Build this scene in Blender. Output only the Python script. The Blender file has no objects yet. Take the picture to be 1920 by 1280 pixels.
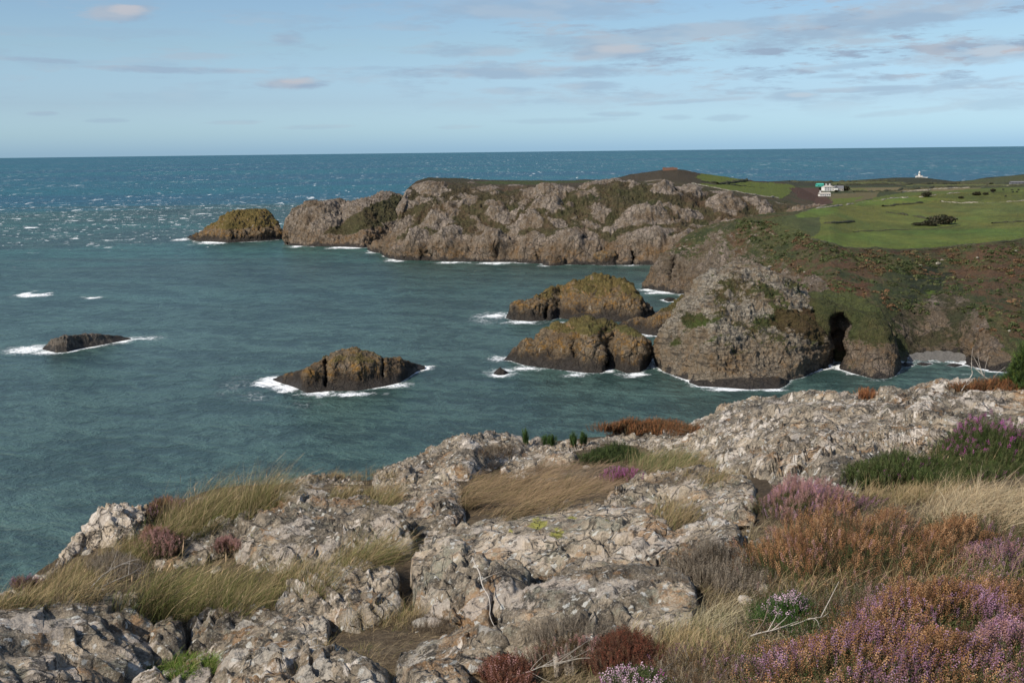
import bpy, math, random
import numpy as np
from mathutils import Matrix, Vector, kdtree

SC = bpy.context.scene
COL = SC.collection
RNG = np.random.default_rng(7)

# ------------------------------------------------------------------ camera
EYE = 95.0                      # metres above the sea
FPX = 2200.0                    # focal length in pixels of the 1920 wide photograph
PITCH = math.radians(9.30)
ROLL = math.atan(22 / 1920)
fw = np.array([0, math.cos(PITCH), -math.sin(PITCH)])
r0 = np.array([1.0, 0, 0]); up0 = np.array([0, math.sin(PITCH), math.cos(PITCH)])
UPV = math.cos(ROLL) * up0 + math.sin(ROLL) * r0
RTV = math.cos(ROLL) * r0 - math.sin(ROLL) * up0
cam_data = bpy.data.cameras.new('camera')
cam = bpy.data.objects.new('camera', cam_data); COL.objects.link(cam)
cam_data.sensor_width = 36; cam_data.lens = FPX / 1920 * 36
cam_data.clip_start = 0.1; cam_data.clip_end = 90000
M = Matrix(((RTV[0], UPV[0], -fw[0], 0), (RTV[1], UPV[1], -fw[1], 0), (RTV[2], UPV[2], -fw[2], EYE), (0, 0, 0, 1)))
cam.matrix_world = M
SC.camera = cam

# ------------------------------------------------------------------ light
SUN_EL = math.radians(42); SUN_DIR = np.array([-0.76, -0.65])     # direction towards the sun, seen from above
sun_data = bpy.data.lights.new('sun', 'SUN'); sun = bpy.data.objects.new('sun', sun_data); COL.objects.link(sun)
sun_data.energy = 4.3; sun_data.angle = math.radians(0.8); sun_data.color = (1.0, 0.92, 0.80)
sd = Vector((SUN_DIR[0] * math.cos(SUN_EL), SUN_DIR[1] * math.cos(SUN_EL), math.sin(SUN_EL)))
sun.rotation_euler = sd.to_track_quat('Z', 'Y').to_euler()
SC.view_settings.view_transform = 'Standard'; SC.view_settings.look = 'None'
SC.view_settings.exposure = 0.35; SC.view_settings.gamma = 1.0
SC.render.film_transparent = False
try:
    SC.cycles.use_denoising = True
    SC.cycles.max_bounces = 5; SC.cycles.diffuse_bounces = 3; SC.cycles.glossy_bounces = 2
    SC.cycles.transparent_max_bounces = 4
except Exception:
    pass


# ------------------------------------------------------------------ node helper
class NT:
    def __init__(s, tree):
        s.t = tree; tree.nodes.clear()
    def n(s, typ, ins=None, **kw):
        nd = s.t.nodes.new(typ)
        for k, v in kw.items(): setattr(nd, k, v)
        for k, v in (ins or {}).items():
            sock = nd.inputs[k]
            if isinstance(v, bpy.types.NodeSocket): s.t.links.new(v, sock)
            else:
                if hasattr(sock.default_value, '__len__') and len(sock.default_value) == 4 and len(v) == 3: v = (*v, 1)
                sock.default_value = v
        return nd
    def m(s, op, a, b=0.0, c=0.0, clamp=False):
        nd = s.n('ShaderNodeMath', {0: a, 1: b, 2: c}, operation=op); nd.use_clamp = clamp
        return nd.outputs[0]
    def ss(s, x, lo, hi):          # smoothstep
        nd = s.n('ShaderNodeMapRange', {0: x, 1: lo, 2: hi, 3: 0.0, 4: 1.0}, interpolation_type='SMOOTHSTEP')
        return nd.outputs[0]
    def mix(s, f, a, b, blend='MIX'):
        nd = s.t.nodes.new('ShaderNodeMix'); nd.data_type = 'RGBA'; nd.blend_type = blend
        for i, v in ((0, f), (6, a), (7, b)):
            if isinstance(v, bpy.types.NodeSocket): s.t.links.new(v, nd.inputs[i])
            else: nd.inputs[i].default_value = v if i == 0 else ((*v, 1) if len(v) == 3 else v)
        return nd.outputs[2]
    def noise(s, vec, scale, detail=4, rough=0.55, dist=0.0, out=0):
        return s.n('ShaderNodeTexNoise', {'Vector': vec, 'Scale': scale, 'Detail': detail, 'Roughness': rough, 'Distortion': dist}).outputs[out]
    def vor(s, vec, scale, feature='DISTANCE_TO_EDGE', out=0):
        return s.n('ShaderNodeTexVoronoi', {'Vector': vec, 'Scale': scale}, feature=feature).outputs[out]
    def map(s, vec, scale=(1, 1, 1), rot=(0, 0, 0), loc=(0, 0, 0)):
        return s.n('ShaderNodeMapping', {0: vec, 1: loc, 2: rot, 3: scale}).outputs[0]
    def ramp(s, fac, stops, interp='LINEAR'):
        nd = s.n('ShaderNodeValToRGB', {0: fac}); cr = nd.color_ramp; cr.interpolation = interp
        while len(cr.elements) > 1: cr.elements.remove(cr.elements[-1])
        cr.elements[0].position = stops[0][0]; cr.elements[0].color = (*stops[0][1], 1)
        for p, c in stops[1:]:
            e = cr.elements.new(p); e.color = (*c, 1)
        return nd.outputs[0]
    def attr(s, name, out='Fac'):
        return s.n('ShaderNodeAttribute', attribute_name=name).outputs[out]
    def bump(s, h, strength, dist, normal=None):
        ins = {'Height': h, 'Strength': strength, 'Distance': dist}
        if normal is not None: ins['Normal'] = normal
        return s.n('ShaderNodeBump', ins).outputs[0]
    def xyz(s, vec):
        return s.n('ShaderNodeSeparateXYZ', {0: vec}).outputs

def material(name):
    m = bpy.data.materials.new(name); m.use_nodes = True
    return m, NT(m.node_tree)

def finish(nt, color, rough=0.85, normal=None, spec=0.3, **kw):
    ins = {'Base Color': color, 'Roughness': rough, 'Specular IOR Level': spec}
    if normal is not None: ins['Normal'] = normal
    ins.update(kw)
    b = nt.n('ShaderNodeBsdfPrincipled', ins)
    nt.n('ShaderNodeOutputMaterial', {0: b.outputs[0]})
    return b

# ------------------------------------------------------------------ world: sky with thin broken cloud
w = bpy.data.worlds.new('World'); SC.world = w; w.use_nodes = True
nt = NT(w.node_tree)
sky = nt.n('ShaderNodeTexSky', sky_type='NISHITA')
sky.sun_disc = False; sky.sun_elevation = SUN_EL; sky.sun_rotation = math.atan2(SUN_DIR[0], SUN_DIR[1])
sky.altitude = 0; sky.air_density = 1.0; sky.dust_density = 1.2; sky.ozone_density = 2.0
tc = nt.n('ShaderNodeTexCoord').outputs['Generated']
X, Y, Z = nt.xyz(tc)[:3]
az = nt.m('ARCTAN2', X, Y)
hyp = nt.m('SQRT', nt.m('ADD', nt.m('MULTIPLY', X, X), nt.m('MULTIPLY', Y, Y)))
el = nt.m('ARCTAN2', Z, hyp)
ae = nt.n('ShaderNodeCombineXYZ', {0: az, 1: el}).outputs[0]

def sky_ang(u, v):
    d = fw + (u - 960) / FPX * RTV + (640 - v) / FPX * UPV
    return math.atan2(d[0], d[1]), math.atan2(d[2], math.hypot(d[0], d[1]))

warp = nt.noise(nt.map(ae, (22, 90, 1)), 1.0, 5, 0.62)
fine = nt.noise(nt.map(ae, (70, 330, 1)), 1.0, 4, 0.6)
wv = nt.m('ADD', nt.m('MULTIPLY', nt.m('SUBTRACT', warp, 0.5), 3.2), nt.m('MULTIPLY', nt.m('SUBTRACT', fine, 0.5), 1.7))
CL = [  # u, v, half width, half height, strength, tilt
    (225, 24, 62, 15, .95, 0), (548, 157, 62, 10, 1.0, 0), (535, 72, 32, 12, .7, 0), (330, 131, 150, 6, .75, .03), (50, 112, 90, 5, .7, .05),
    (370, 106, 70, 7, .45, 0), (980, 136, 260, 11, .75, .02), (900, 98, 80, 10, .6, 0), (1160, 96, 110, 16, .85, 0), (1040, 78, 60, 12, .5, 0),
    (1000, 18, 230, 20, .6, .02), (1640, 36, 260, 30, .8, -.12), (1290, 62, 250, 16, .7, -.06), (1610, 78, 48, 6, .7, 0), (1840, 98, 150, 20, .7, 0),
    (1105, 162, 60, 8, .6, 0), (950, 170, 50, 7, .45, 0), (1500, 132, 160, 6, .5, -.05), (1560, 143, 40, 5, .5, 0), (1640, 167, 110, 5, .6, 0),
    (1760, 163, 120, 5, .5, -.08), (1480, 180, 50, 9, .5, 0), (1300, 190, 110, 4, .45, -.03), (1150, 214, 45, 5, .4, 0), (1360, 222, 40, 6, .35, 0),
    (80, 213, 24, 4, .5, 0), (200, 226, 34, 4, .4, 0), (440, 230, 50, 4, .35, 0), (600, 238, 70, 4, .3, 0), (1700, 210, 90, 6, .3, -.05), (1870, 190, 70, 16, .35, 0),
    (860, 238, 40, 4, .25, 0), (1060, 226, 110, 5, .25, 0), (1270, 220, 30, 5, .3, 0), (1840, 8, 120, 22, .45, 0), (150, 60, 200, 8, .2, 0), (700, 128, 60, 4, .35, 0)]
cloud = None
for (u, v, ru, rv, st, tl) in CL:
    a0, e0 = sky_ang(u, v)
    da = nt.m('SUBTRACT', az, a0)
    de = nt.m('ADD', nt.m('SUBTRACT', el, e0), nt.m('MULTIPLY', da, tl - 0.011))
    q = nt.m('ADD', nt.m('POWER', nt.m('ABSOLUTE', nt.m('MULTIPLY', da, FPX / ru)), 2.0), nt.m('POWER', nt.m('ABSOLUTE', nt.m('MULTIPLY', de, FPX / rv)), 2.0))
    k = nt.m('MULTIPLY', nt.ss(nt.m('ADD', q, wv), 1.7, 0.1), st)
    cloud = k if cloud is None else nt.m('MAXIMUM', cloud, k)
gen = nt.m('ADD', nt.noise(nt.map(ae, (10, 62, 1), loc=(3, 5, 0)), 1.0, 7, 0.64), nt.m('MULTIPLY', nt.m('SUBTRACT', fine, 0.5), 0.22))
genm = nt.m('MULTIPLY', nt.ss(gen, 0.475, 0.62), nt.m('MULTIPLY', nt.m('MULTIPLY', nt.ss(el, 0.015, 0.07), nt.m('ADD', 0.35, nt.ss(az, -0.2, 0.25))), 0.8))
cloud = nt.m('MAXIMUM', cloud, genm)
# sunlit tops: warm patches inside the clouds
warmn = nt.ss(nt.noise(nt.map(ae, (16, 60, 1), loc=(9, 1, 0)), 1.0, 3, 0.5), 0.42, 0.62)
ccol = nt.mix(warmn, (0.245, 0.325, 0.43), (0.325, 0.375, 0.445))
pf = None
for (u, v, ru, rv) in ((238, 18, 34, 10), (562, 152, 40, 7), (1175, 92, 60, 10), (1870, 96, 60, 10), (1500, 178, 30, 5)):
    a0, e0 = sky_ang(u, v)
    q = nt.m('ADD', nt.m('POWER', nt.m('ABSOLUTE', nt.m('MULTIPLY', nt.m('SUBTRACT', az, a0), FPX / ru)), 2.0), nt.m('POWER', nt.m('ABSOLUTE', nt.m('MULTIPLY', nt.m('SUBTRACT', el, e0), FPX / rv)), 2.0))
    k = nt.ss(nt.m('ADD', q, nt.m('MULTIPLY', wv, 0.5)), 1.2, 0.0)
    pf = k if pf is None else nt.m('MAXIMUM', pf, k)
ccol = nt.mix(nt.m('MULTIPLY', pf, 0.8), ccol, (0.43, 0.42, 0.445))
tint = nt.ramp(nt.m('DIVIDE', el, 0.5), [(0.0, (.335, .515, .79)), (0.03, (.300, .440, .64)), (0.078, (.243, .32, .457)), (0.168, (.238, .288, .343)), (0.26, (.23, .27, .313)), (1.0, (.27, .30, .333))])
tint = nt.mix(1.0, tint, (2.75, 2.68, 2.62), 'MULTIPLY')
skyc = nt.mix(1.0, sky.outputs[0], tint, 'MULTIPLY')
SKY_STR = 0.12
cl_s = nt.mix(1.0, ccol, (8.6, 8.6, 8.6), 'MULTIPLY')
skyc = nt.mix(nt.m('MULTIPLY', cloud, 0.92), skyc, cl_s)
bg = nt.n('ShaderNodeBackground', {0: skyc, 1: SKY_STR})
nt.n('ShaderNodeOutputWorld', {0: bg.outputs[0]})


# ------------------------------------------------------------------ geometry of the view
def ray(u, v):
    u = np.asarray(u, float)[..., None]; v = np.asarray(v, float)[..., None]
    return fw + (u - 960) / FPX * RTV + (640 - v) / FPX * UPV

def at(u, v, d):
    """the world point seen at photograph pixel (u, v) that stands d metres ahead"""
    r = ray(u, v)
    return np.array([0, 0, EYE]) + r * (np.asarray(d, float) / r[..., 1])[..., None]

def sea_d(u, v, z=0.0):
    r = ray(u, v)
    return r[..., 1] * (EYE - z) / -r[..., 2]

def project(P):
    q = np.asarray(P, float) - np.array([0, 0, EYE])
    w_ = q @ fw
    return 960 + FPX * (q @ RTV) / w_, 640 - FPX * (q @ UPV) / w_

# ------------------------------------------------------------------ noise
def _h(ix, iy, iz, seed):
    with np.errstate(over='ignore'):
        h = ix.astype(np.uint32) * np.uint32(374761393) + iy.astype(np.uint32) * np.uint32(668265263) + iz.astype(np.uint32) * np.uint32(2147483647) + np.uint32((seed * 974711 + 12345) & 0xffffffff)
        h = (h ^ (h >> np.uint32(13))) * np.uint32(1274126177)
        h = (h ^ (h >> np.uint32(16))) * np.uint32(2246822519)
        h = h ^ (h >> np.uint32(15))
    return h.astype(np.float64) / 4294967295.0

def vnoise(P, seed=0):
    f = np.floor(P); t = P - f; t = t * t * t * (t * (t * 6 - 15) + 10)
    i = f.astype(np.int64)
    x, y, z = i[..., 0], i[..., 1], i[..., 2]
    tx, ty, tz = t[..., 0], t[..., 1], t[..., 2]
    def L(a, b, k): return a + (b - a) * k
    def c(dx, dy, dz): return _h(x + dx, y + dy, z + dz, seed)
    return L(L(L(c(0, 0, 0), c(1, 0, 0), tx), L(c(0, 1, 0), c(1, 1, 0), tx), ty),
             L(L(c(0, 0, 1), c(1, 0, 1), tx), L(c(0, 1, 1), c(1, 1, 1), tx), ty), tz) * 2 - 1

ROTM = np.array([[0.36, 0.48, -0.8], [-0.8, 0.60, 0.0], [0.48, 0.64, 0.60]])
def fbm(P, scale=1.0, octv=4, gain=0.5, seed=0, ridged=False):
    Q = P / scale; a = 1.0; s = 0.0; tot = 0
    for o in range(octv):
        n = vnoise(Q, seed + o)
        if ridged: n = 1 - 2 * np.abs(n)
        s = s + a * n; tot += a; a *= gain; Q = (Q @ ROTM) * 2.03 + 5.7
    return s / tot

def worley(P, scale=1.0, seed=0):
    Q = P / scale; f = np.floor(Q).astype(np.int64); t = Q - f
    F1 = np.full(Q.shape[:-1], 9.0); F2 = F1.copy(); ID = np.zeros_like(F1)
    for dx in (-1, 0, 1):
        for dy in (-1, 0, 1):
            for dz in (-1, 0, 1):
                a, b, c = f[..., 0] + dx, f[..., 1] + dy, f[..., 2] + dz
                h1, h2, h3 = _h(a, b, c, seed), _h(a, b, c, seed + 31), _h(a, b, c, seed + 57)
                D = np.sqrt((dx + h1 - t[..., 0]) ** 2 + (dy + h2 - t[..., 1]) ** 2 + (dz + h3 - t[..., 2]) ** 2)
                n1 = D < F1
                F2 = np.where(n1, F1, np.minimum(F2, D)); ID = np.where(n1, _h(a, b, c, seed + 91), ID)
                F1 = np.where(n1, D, F1)
    return F1, F2, ID

def sstep(x, lo, hi):
    t = np.clip((x - lo) / (hi - lo), 0, 1)
    return t * t * (3 - 2 * t)

# ------------------------------------------------------------------ objects
def tag(o, label=None, cat=None, group=None, kind=None):
    if label: o['label'] = label
    if cat: o['category'] = cat
    if group: o['group'] = group
    if kind: o['kind'] = kind
    return o

def empty(name, loc, label, cat, group=None):
    o = bpy.data.objects.new(name, None); COL.objects.link(o); o.location = tuple(float(c) for c in loc)
    return tag(o, label, cat, group)

def mk(name, V, F, mat, parent=None, attrs=None, smooth=True, origin=None):
    """V (n,3) world (or parent-local) points, F (m,3|4) faces or a list of such arrays"""
    V = np.asarray(V, float).reshape(-1, 3)
    Fs = F if isinstance(F, list) else [F]
    Fs = [np.asarray(f) for f in Fs if len(f)]
    me = bpy.data.meshes.new(name)
    org = np.array(origin if origin is not None else (0, 0, 0), float)
    if parent is not None and origin is None: org = np.array(parent.matrix_basis.translation)
    me.vertices.add(len(V)); me.vertices.foreach_set('co', (V - org).astype(np.float32).ravel())
    nl = sum(f.size for f in Fs); npol = sum(len(f) for f in Fs)
    me.loops.add(nl); me.loops.foreach_set('vertex_index', np.concatenate([f.ravel() for f in Fs]).astype(np.int32))
    me.polygons.add(npol)
    tot = np.concatenate([np.full(len(f), f.shape[1]) for f in Fs]).astype(np.int32)
    st = np.concatenate([[0], np.cumsum(tot)[:-1]]).astype(np.int32)
    me.polygons.foreach_set('loop_start', st)
    try: me.polygons.foreach_set('loop_total', tot)
    except Exception: pass
    me.polygons.foreach_set('use_smooth', np.full(npol, smooth))
    for k, a in (attrs or {}).items():
        a = np.asarray(a, np.float32)
        if a.ndim == 1 or a.shape[-1] == 1:
            at_ = me.attributes.new(k, 'FLOAT', 'POINT'); at_.data.foreach_set('value', a.ravel())
        else:
            if a.shape[-1] == 3: a = np.concatenate([a, np.ones(a.shape[:-1] + (1,), np.float32)], -1)
            at_ = me.attributes.new(k, 'FLOAT_COLOR', 'POINT'); at_.data.foreach_set('color', a.ravel())
    me.update(calc_edges=True); me.validate()
    if mat is not None: me.materials.append(mat)
    o = bpy.data.objects.new(name, me); COL.objects.link(o)
    if parent is not None:
        o.parent = parent
        if origin is not None: o.location = Vector(org) - parent.matrix_basis.translation
    else: o.location = tuple(org)
    return o

def grid_faces(nr, nc):
    i = np.arange(nr - 1)[:, None] * nc + np.arange(nc - 1)[None]
    return np.stack([i, i + 1, i + nc + 1, i + nc], -1).reshape(-1, 4)

def smooth1(a, k):
    if k < 1: return a
    w_ = np.hanning(2 * k + 3)[1:-1]; w_ /= w_.sum()
    return np.convolve(np.pad(a, k, mode='edge'), w_, 'valid')

def pchip_rows(Yk, t):
    """Yk (K, nc) values at integer knots, t sample positions in [0, K-1]"""
    d = np.diff(Yk, axis=0); m = np.zeros_like(Yk)
    if len(Yk) > 2:
        a, b = d[:-1], d[1:]
        m[1:-1] = np.where(a * b > 0, 2 * a * b / np.where(a + b == 0, 1, a + b), 0)
    m[0], m[-1] = d[0], d[-1]
    i = np.minimum(np.floor(t).astype(int), len(Yk) - 2); x = (t - i)[:, None]
    return (2 * x**3 - 3 * x**2 + 1) * Yk[i] + (x**3 - 2 * x**2 + x) * m[i] + (-2 * x**3 + 3 * x**2) * Yk[i + 1] + (x**3 - x**2) * m[i + 1]

class Loft:
    """a landform: rows of (u, v, depth) from its foot up to its crest, each point at its own real distance, and a back that falls away behind.
    depth of a row: metres behind the foot of the same column; the foot itself stands on the sea unless foot_d is given"""
    def __init__(s, rows, u0, u1, step=1.6, foot_d=None, back=1.0, nback=10, dents=(), sm=3, low=-4.0, ends=0, bexp=1.6, zfoot=0.0):
        us = np.arange(u0, u1 + step, step); s.us = us; nc = len(us)
        vk, dk = [], []
        for k, r in enumerate(rows):
            r = np.array(r, float)
            vk.append(smooth1(np.interp(us, r[:, 0], r[:, 1]), sm))
            dk.append(smooth1(np.interp(us, r[:, 0], r[:, 2]), sm) if r.shape[1] > 2 else np.zeros(nc))
        vk = np.array(vk); dk = np.array(dk)
        for k in range(1, len(vk)): vk[k] = np.minimum(vk[k], vk[k - 1] - 0.05)
        df = sea_d(us, vk[0], zfoot) if foot_d is None else foot_d(us, vk[0])
        D = df[None] + dk
        t = [0.0]
        for k in range(len(vk) - 1):
            n = max(3, int(np.ceil(np.percentile(vk[k] - vk[k + 1], 90) / step)))
            t += list(k + np.arange(1, n + 1) / n)
        t = np.array(t)
        V = pchip_rows(vk, t); Dd = pchip_rows(D, t)
        s.V, s.D = V, Dd
        s.dent = np.zeros_like(V)
        U = np.broadcast_to(us, V.shape)
        for (cu, cv, ru, rv, push) in dents:
            q = np.sqrt(((U - cu) / ru) ** 2 + ((V - cv) / rv) ** 2) + 0.5 * fbm(np.stack([U, V, 0 * U + cu], -1), min(ru, rv) * 1.6, 3, .6, int(cu))
            k = sstep(1 - q, 0, 0.45)
            Dd = Dd + push * k; s.dent = np.maximum(s.dent, k)
        P = at(U, V, Dd)
        s.Pf = P
        # skirt below the foot
        sk = P[:1].copy(); sk[..., 2] = np.minimum(low, sk[..., 2] - 0.0) if foot_d is None else sk[..., 2] + low
        parts = [sk, P]
        # back
        cr = P[-1]; z0 = low if foot_d is None else None
        dirv = ray(us, vk[-1]); dirh = dirv.copy(); dirh[:, 2] = 0; dirh /= np.linalg.norm(dirh, axis=1)[:, None]
        h = (cr[:, 2] - low) if foot_d is None else np.full(nc, -low * 1.0)
        slope = (cr - P[-2]); sl = slope[:, 2] / np.maximum(np.linalg.norm(slope[:, :2], axis=1), 1e-6)
        for j in range(1, nback + 1):
            f = (j / nback)
            q = cr + dirh * (back * h * f)[:, None]
            q[:, 2] = cr[:, 2] - h * f ** bexp
            parts.append(q[None])
        s.P = np.concatenate(parts); nr = s.P.shape[0]
        s.U = np.broadcast_to(us, (nr, nc)).copy()
        s.Vp = np.concatenate([V[:1], V, np.repeat(V[-1:], nback, 0)])
        s.front = np.concatenate([np.zeros((1, nc)), np.ones(V.shape), np.zeros((nback, nc))]) > 0
        s.T = np.concatenate([[0], t / t[-1], np.ones(nback)])[:, None] * np.ones((1, nc))
        s.dentf = np.concatenate([s.dent[:1], s.dent, np.zeros((nback, nc))])
        if ends:   # sink the two ends into whatever carries the rock
            e = np.minimum(us - us[0], us[-1] - us) / ends
            k = (1 - sstep(e, 0, 1))
            s.P[1:, :, 2] += (low * 0.8) * (k ** 2)[None]
        s.P0 = s.P.copy()
    def normals(s):
        a = np.gradient(s.P, axis=0); b = np.gradient(s.P, axis=1)
        n = np.cross(b, a); n /= np.maximum(np.linalg.norm(n, axis=-1), 1e-9)[..., None]
        return n
    def displace(s, amt, smooth_n=True):
        n = s.normals(); s.P = s.P + n * amt[..., None]
    def lookup(s, u, v):
        """depth on the undisplaced front at pixel (u,v)"""
        u = np.atleast_1d(np.asarray(u, float)); v = np.atleast_1d(np.asarray(v, float)); out = np.zeros(len(u))
        ci = np.clip((u - s.us[0]) / (s.us[1] - s.us[0]), 0, len(s.us) - 1.001); i0 = ci.astype(int); f = ci - i0
        for k in range(len(u)):
            a = np.interp(-v[k], -s.V[:, i0[k]], s.D[:, i0[k]]); b = np.interp(-v[k], -s.V[:, i0[k] + 1], s.D[:, i0[k] + 1])
            out[k] = a + (b - a) * f[k]
        return out
    def point(s, u, v):
        return at(np.atleast_1d(u), np.atleast_1d(v), s.lookup(u, v))
    def build(s, name, mat, attrs=None, origin=None, flip=False):
        nr, nc = s.P.shape[:2]
        F = grid_faces(nr, nc)
        if origin is None:
            m_ = s.P[s.front]; origin = (m_[:, 0].mean(), m_[:, 1].mean(), m_[:, 2].min())
        return mk(name, s.P, F, mat, attrs=attrs, origin=origin)

def in_poly(U, V, poly):
    poly = np.array(poly, float); ins = np.zeros(U.shape, bool)
    j = len(poly) - 1
    for i in range(len(poly)):
        xi, yi = poly[i]; xj, yj = poly[j]
        c = ((yi > V) != (yj > V)) & (U < (xj - xi) * (V - yi) / ((yj - yi) if yj != yi else 1e-9) + xi)
        ins ^= c; j = i
    return ins

# ------------------------------------------------------------------ materials of the coast
def coast_material(name, s=1.0, grey=(0.235, 0.195, 0.155), brown=(0.125, 0.088, 0.055), dark=(0.03, 0.026, 0.023), orange=(0.25, 0.125, 0.03), orange_amt=0.5,
                   orange_lo=3.0, orange_hi=16.0, black_z=4.5, veg=((0.060, 0.062, 0.024), (0.090, 0.074, 0.036), (0.115, 0.072, 0.042)), crack=0.6, guano=0.0, joints=False, pink=(0.33, 0.265, 0.22)):
    m, nt = material(name)
    pos = nt.n('ShaderNodeNewGeometry').outputs['Position']
    z = nt.xyz(pos)[2]
    n1 = nt.noise(pos, 0.045 / s, 6, 0.6); n2 = nt.noise(pos, 0.35 / s, 6, 0.65); n3 = nt.noise(pos, 1.6 / s, 5, 0.7)
    streak = nt.noise(nt.map(pos, (0.5 / s, 0.5 / s, 0.1 / s), (0.25, 0.15, 0)), 1.0, 5, 0.65)
    mixn = nt.m('ADD', nt.m('MULTIPLY', n1, 0.45), nt.m('ADD', nt.m('MULTIPLY', n2, 0.3), nt.m('MULTIPLY', streak, 0.25)))
    c = nt.ramp(mixn, [(0.38, tuple(0.5 * x for x in brown)), (0.44, brown), (0.485, tuple(0.5 * (a + b) for a, b in zip(brown, grey))), (0.53, grey), (0.60, pink)])
    c = nt.mix(nt.ss(z, 26.0, 8.0), c, nt.mix(0.55, c, tuple(0.9 * x for x in brown)))
    c = nt.mix(nt.m('MULTIPLY', nt.ss(n3, 0.52, 0.75), 0.55), c, tuple(min(1, 1.55 * x) for x in grey))
    c = nt.mix(nt.m('MULTIPLY', nt.ss(n3, 0.47, 0.3), 0.65), c, dark)
    # lichen: orange belt above the splash zone
    zo = nt.m('MULTIPLY', nt.ss(nt.m('ADD', z, nt.m('MULTIPLY', n2, 4.0)), orange_lo, orange_lo + 3.5), nt.ss(nt.m('ADD', z, nt.m('MULTIPLY', n1, 8.0)), orange_hi + 10, orange_hi))
    on = nt.ss(nt.m('ADD', nt.m('MULTIPLY', n2, 0.5), nt.m('MULTIPLY', nt.noise(pos, 0.12 / s, 5, 0.7), 0.5)), 0.47, 0.60)
    c = nt.mix(nt.m('MULTIPLY', nt.m('MULTIPLY', zo, on), orange_amt), c, nt.mix(n3, orange, tuple(0.6 * x for x in orange)))
    # cracks
    wp = nt.n('ShaderNodeVectorMath', {0: pos, 1: nt.n('ShaderNodeVectorMath', {0: nt.noise(pos, 0.3 / s, 3, 0.5, out=1), 'Scale': 3.0 * s}, operation='SCALE').outputs[0]}, operation='ADD').outputs[0]
    e1 = nt.vor(nt.map(wp, (1, 1, 0.55)), 0.16 / s); e2 = nt.vor(nt.map(wp, (1, 1, 0.7), (0.3, 0.2, 0)), 0.5 / s)
    ck = nt.m('MAXIMUM', nt.m('MULTIPLY', nt.ss(e1, 0.07, 0.0), nt.ss(n1, 0.40, 0.56)), nt.m('MULTIPLY', nt.ss(e2, 0.08, 0.0), nt.m('MULTIPLY', nt.ss(n2, 0.40, 0.6), 0.9)))
    if joints:
        bt = nt.n('ShaderNodeTexVoronoi', {'Vector': nt.map(wp, (0.22, 0.22, 0.48), (0.16, 0.1, 0.3)), 'Scale': 1.0, 'Randomness': 0.75}, feature='DISTANCE_TO_EDGE').outputs[0]
        lay = nt.noise(nt.map(wp, (0.10, 0.10, 1.1), (0.14, -0.1, 0)), 1.0, 4, 0.6)
        ck = nt.m('MAXIMUM', nt.m('MULTIPLY', nt.ss(bt, 0.05, 0.0), nt.ss(n1, 0.42, 0.58)), nt.m('MULTIPLY', ck, 0.6))
        ck = nt.m('MAXIMUM', ck, nt.m('MULTIPLY', nt.ss(lay, 0.44, 0.37), 0.8))
    c = nt.mix(nt.m('MULTIPLY', ck, crack), c, dark)
    if guano:
        gm = nt.m('MULTIPLY', nt.ss(nt.noise(nt.map(pos, (0.35, 0.35, 0.06)), 1.0, 4, 0.7), 0.62, 0.72), nt.ss(z, 9.0, 5.0))
        c = nt.mix(nt.m('MULTIPLY', gm, guano), c, (0.5, 0.48, 0.42))
    # black tar-lichen belt at the water
    bz = nt.m('ADD', z, nt.m('MULTIPLY', nt.m('SUBTRACT', nt.noise(nt.map(pos, (1, 1, .5)), 0.10 / s, 5, 0.65), 0.5), -17.0))
    c = nt.mix(nt.m('MULTIPLY', nt.ss(bz, black_z, black_z * 0.35), 0.9), c, (0.022, 0.019, 0.017))
    # vegetation carried by the mesh
    va = nt.attr('veg')
    vm = nt.ss(nt.m('ADD', va, nt.m('MULTIPLY', nt.m('SUBTRACT', nt.m('ADD', nt.m('MULTIPLY', n2, 0.6), nt.m('MULTIPLY', n3, 0.4)), 0.5), 1.3)), 0.42, 0.58)
    vn = nt.m('ADD', nt.m('MULTIPLY', nt.noise(pos, 0.03 / s, 5, 0.6), 0.6), nt.m('MULTIPLY', nt.noise(pos, 0.4 / s, 5, 0.7), 0.4))
    vc = nt.ramp(vn, [(0.4, veg[0]), (0.5, veg[1]), (0.6, veg[2])])
    tcol = nt.attr('vtint', 'Color'); ta = nt.attr('vtamt')
    vc = nt.mix(ta, vc, nt.mix(n2, tcol, nt.mix(1.0, tcol, (0.6, 0.6, 0.6), 'MULTIPLY')))
    vc = nt.mix(nt.ss(n3, 0.62, 0.38), vc, nt.mix(1.0, vc, (0.52, 0.52, 0.5), 'MULTIPLY'))
    c = nt.mix(vm, c, vc)
    hgt = nt.m('SUBTRACT', nt.m('ADD', nt.m('MULTIPLY', n2, 1.6), nt.m('MULTIPLY', n3, 0.7)), nt.m('MULTIPLY', ck, 0.8))
    nrm = nt.bump(hgt, 1.0, 1.3 * s)
    rough = nt.m('SUBTRACT', 0.95, nt.m('MULTIPLY', nt.ss(bz, 3.0, 0.5), 0.4))
    finish(nt, c, rough, nrm, 0.25)
    return m

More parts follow.
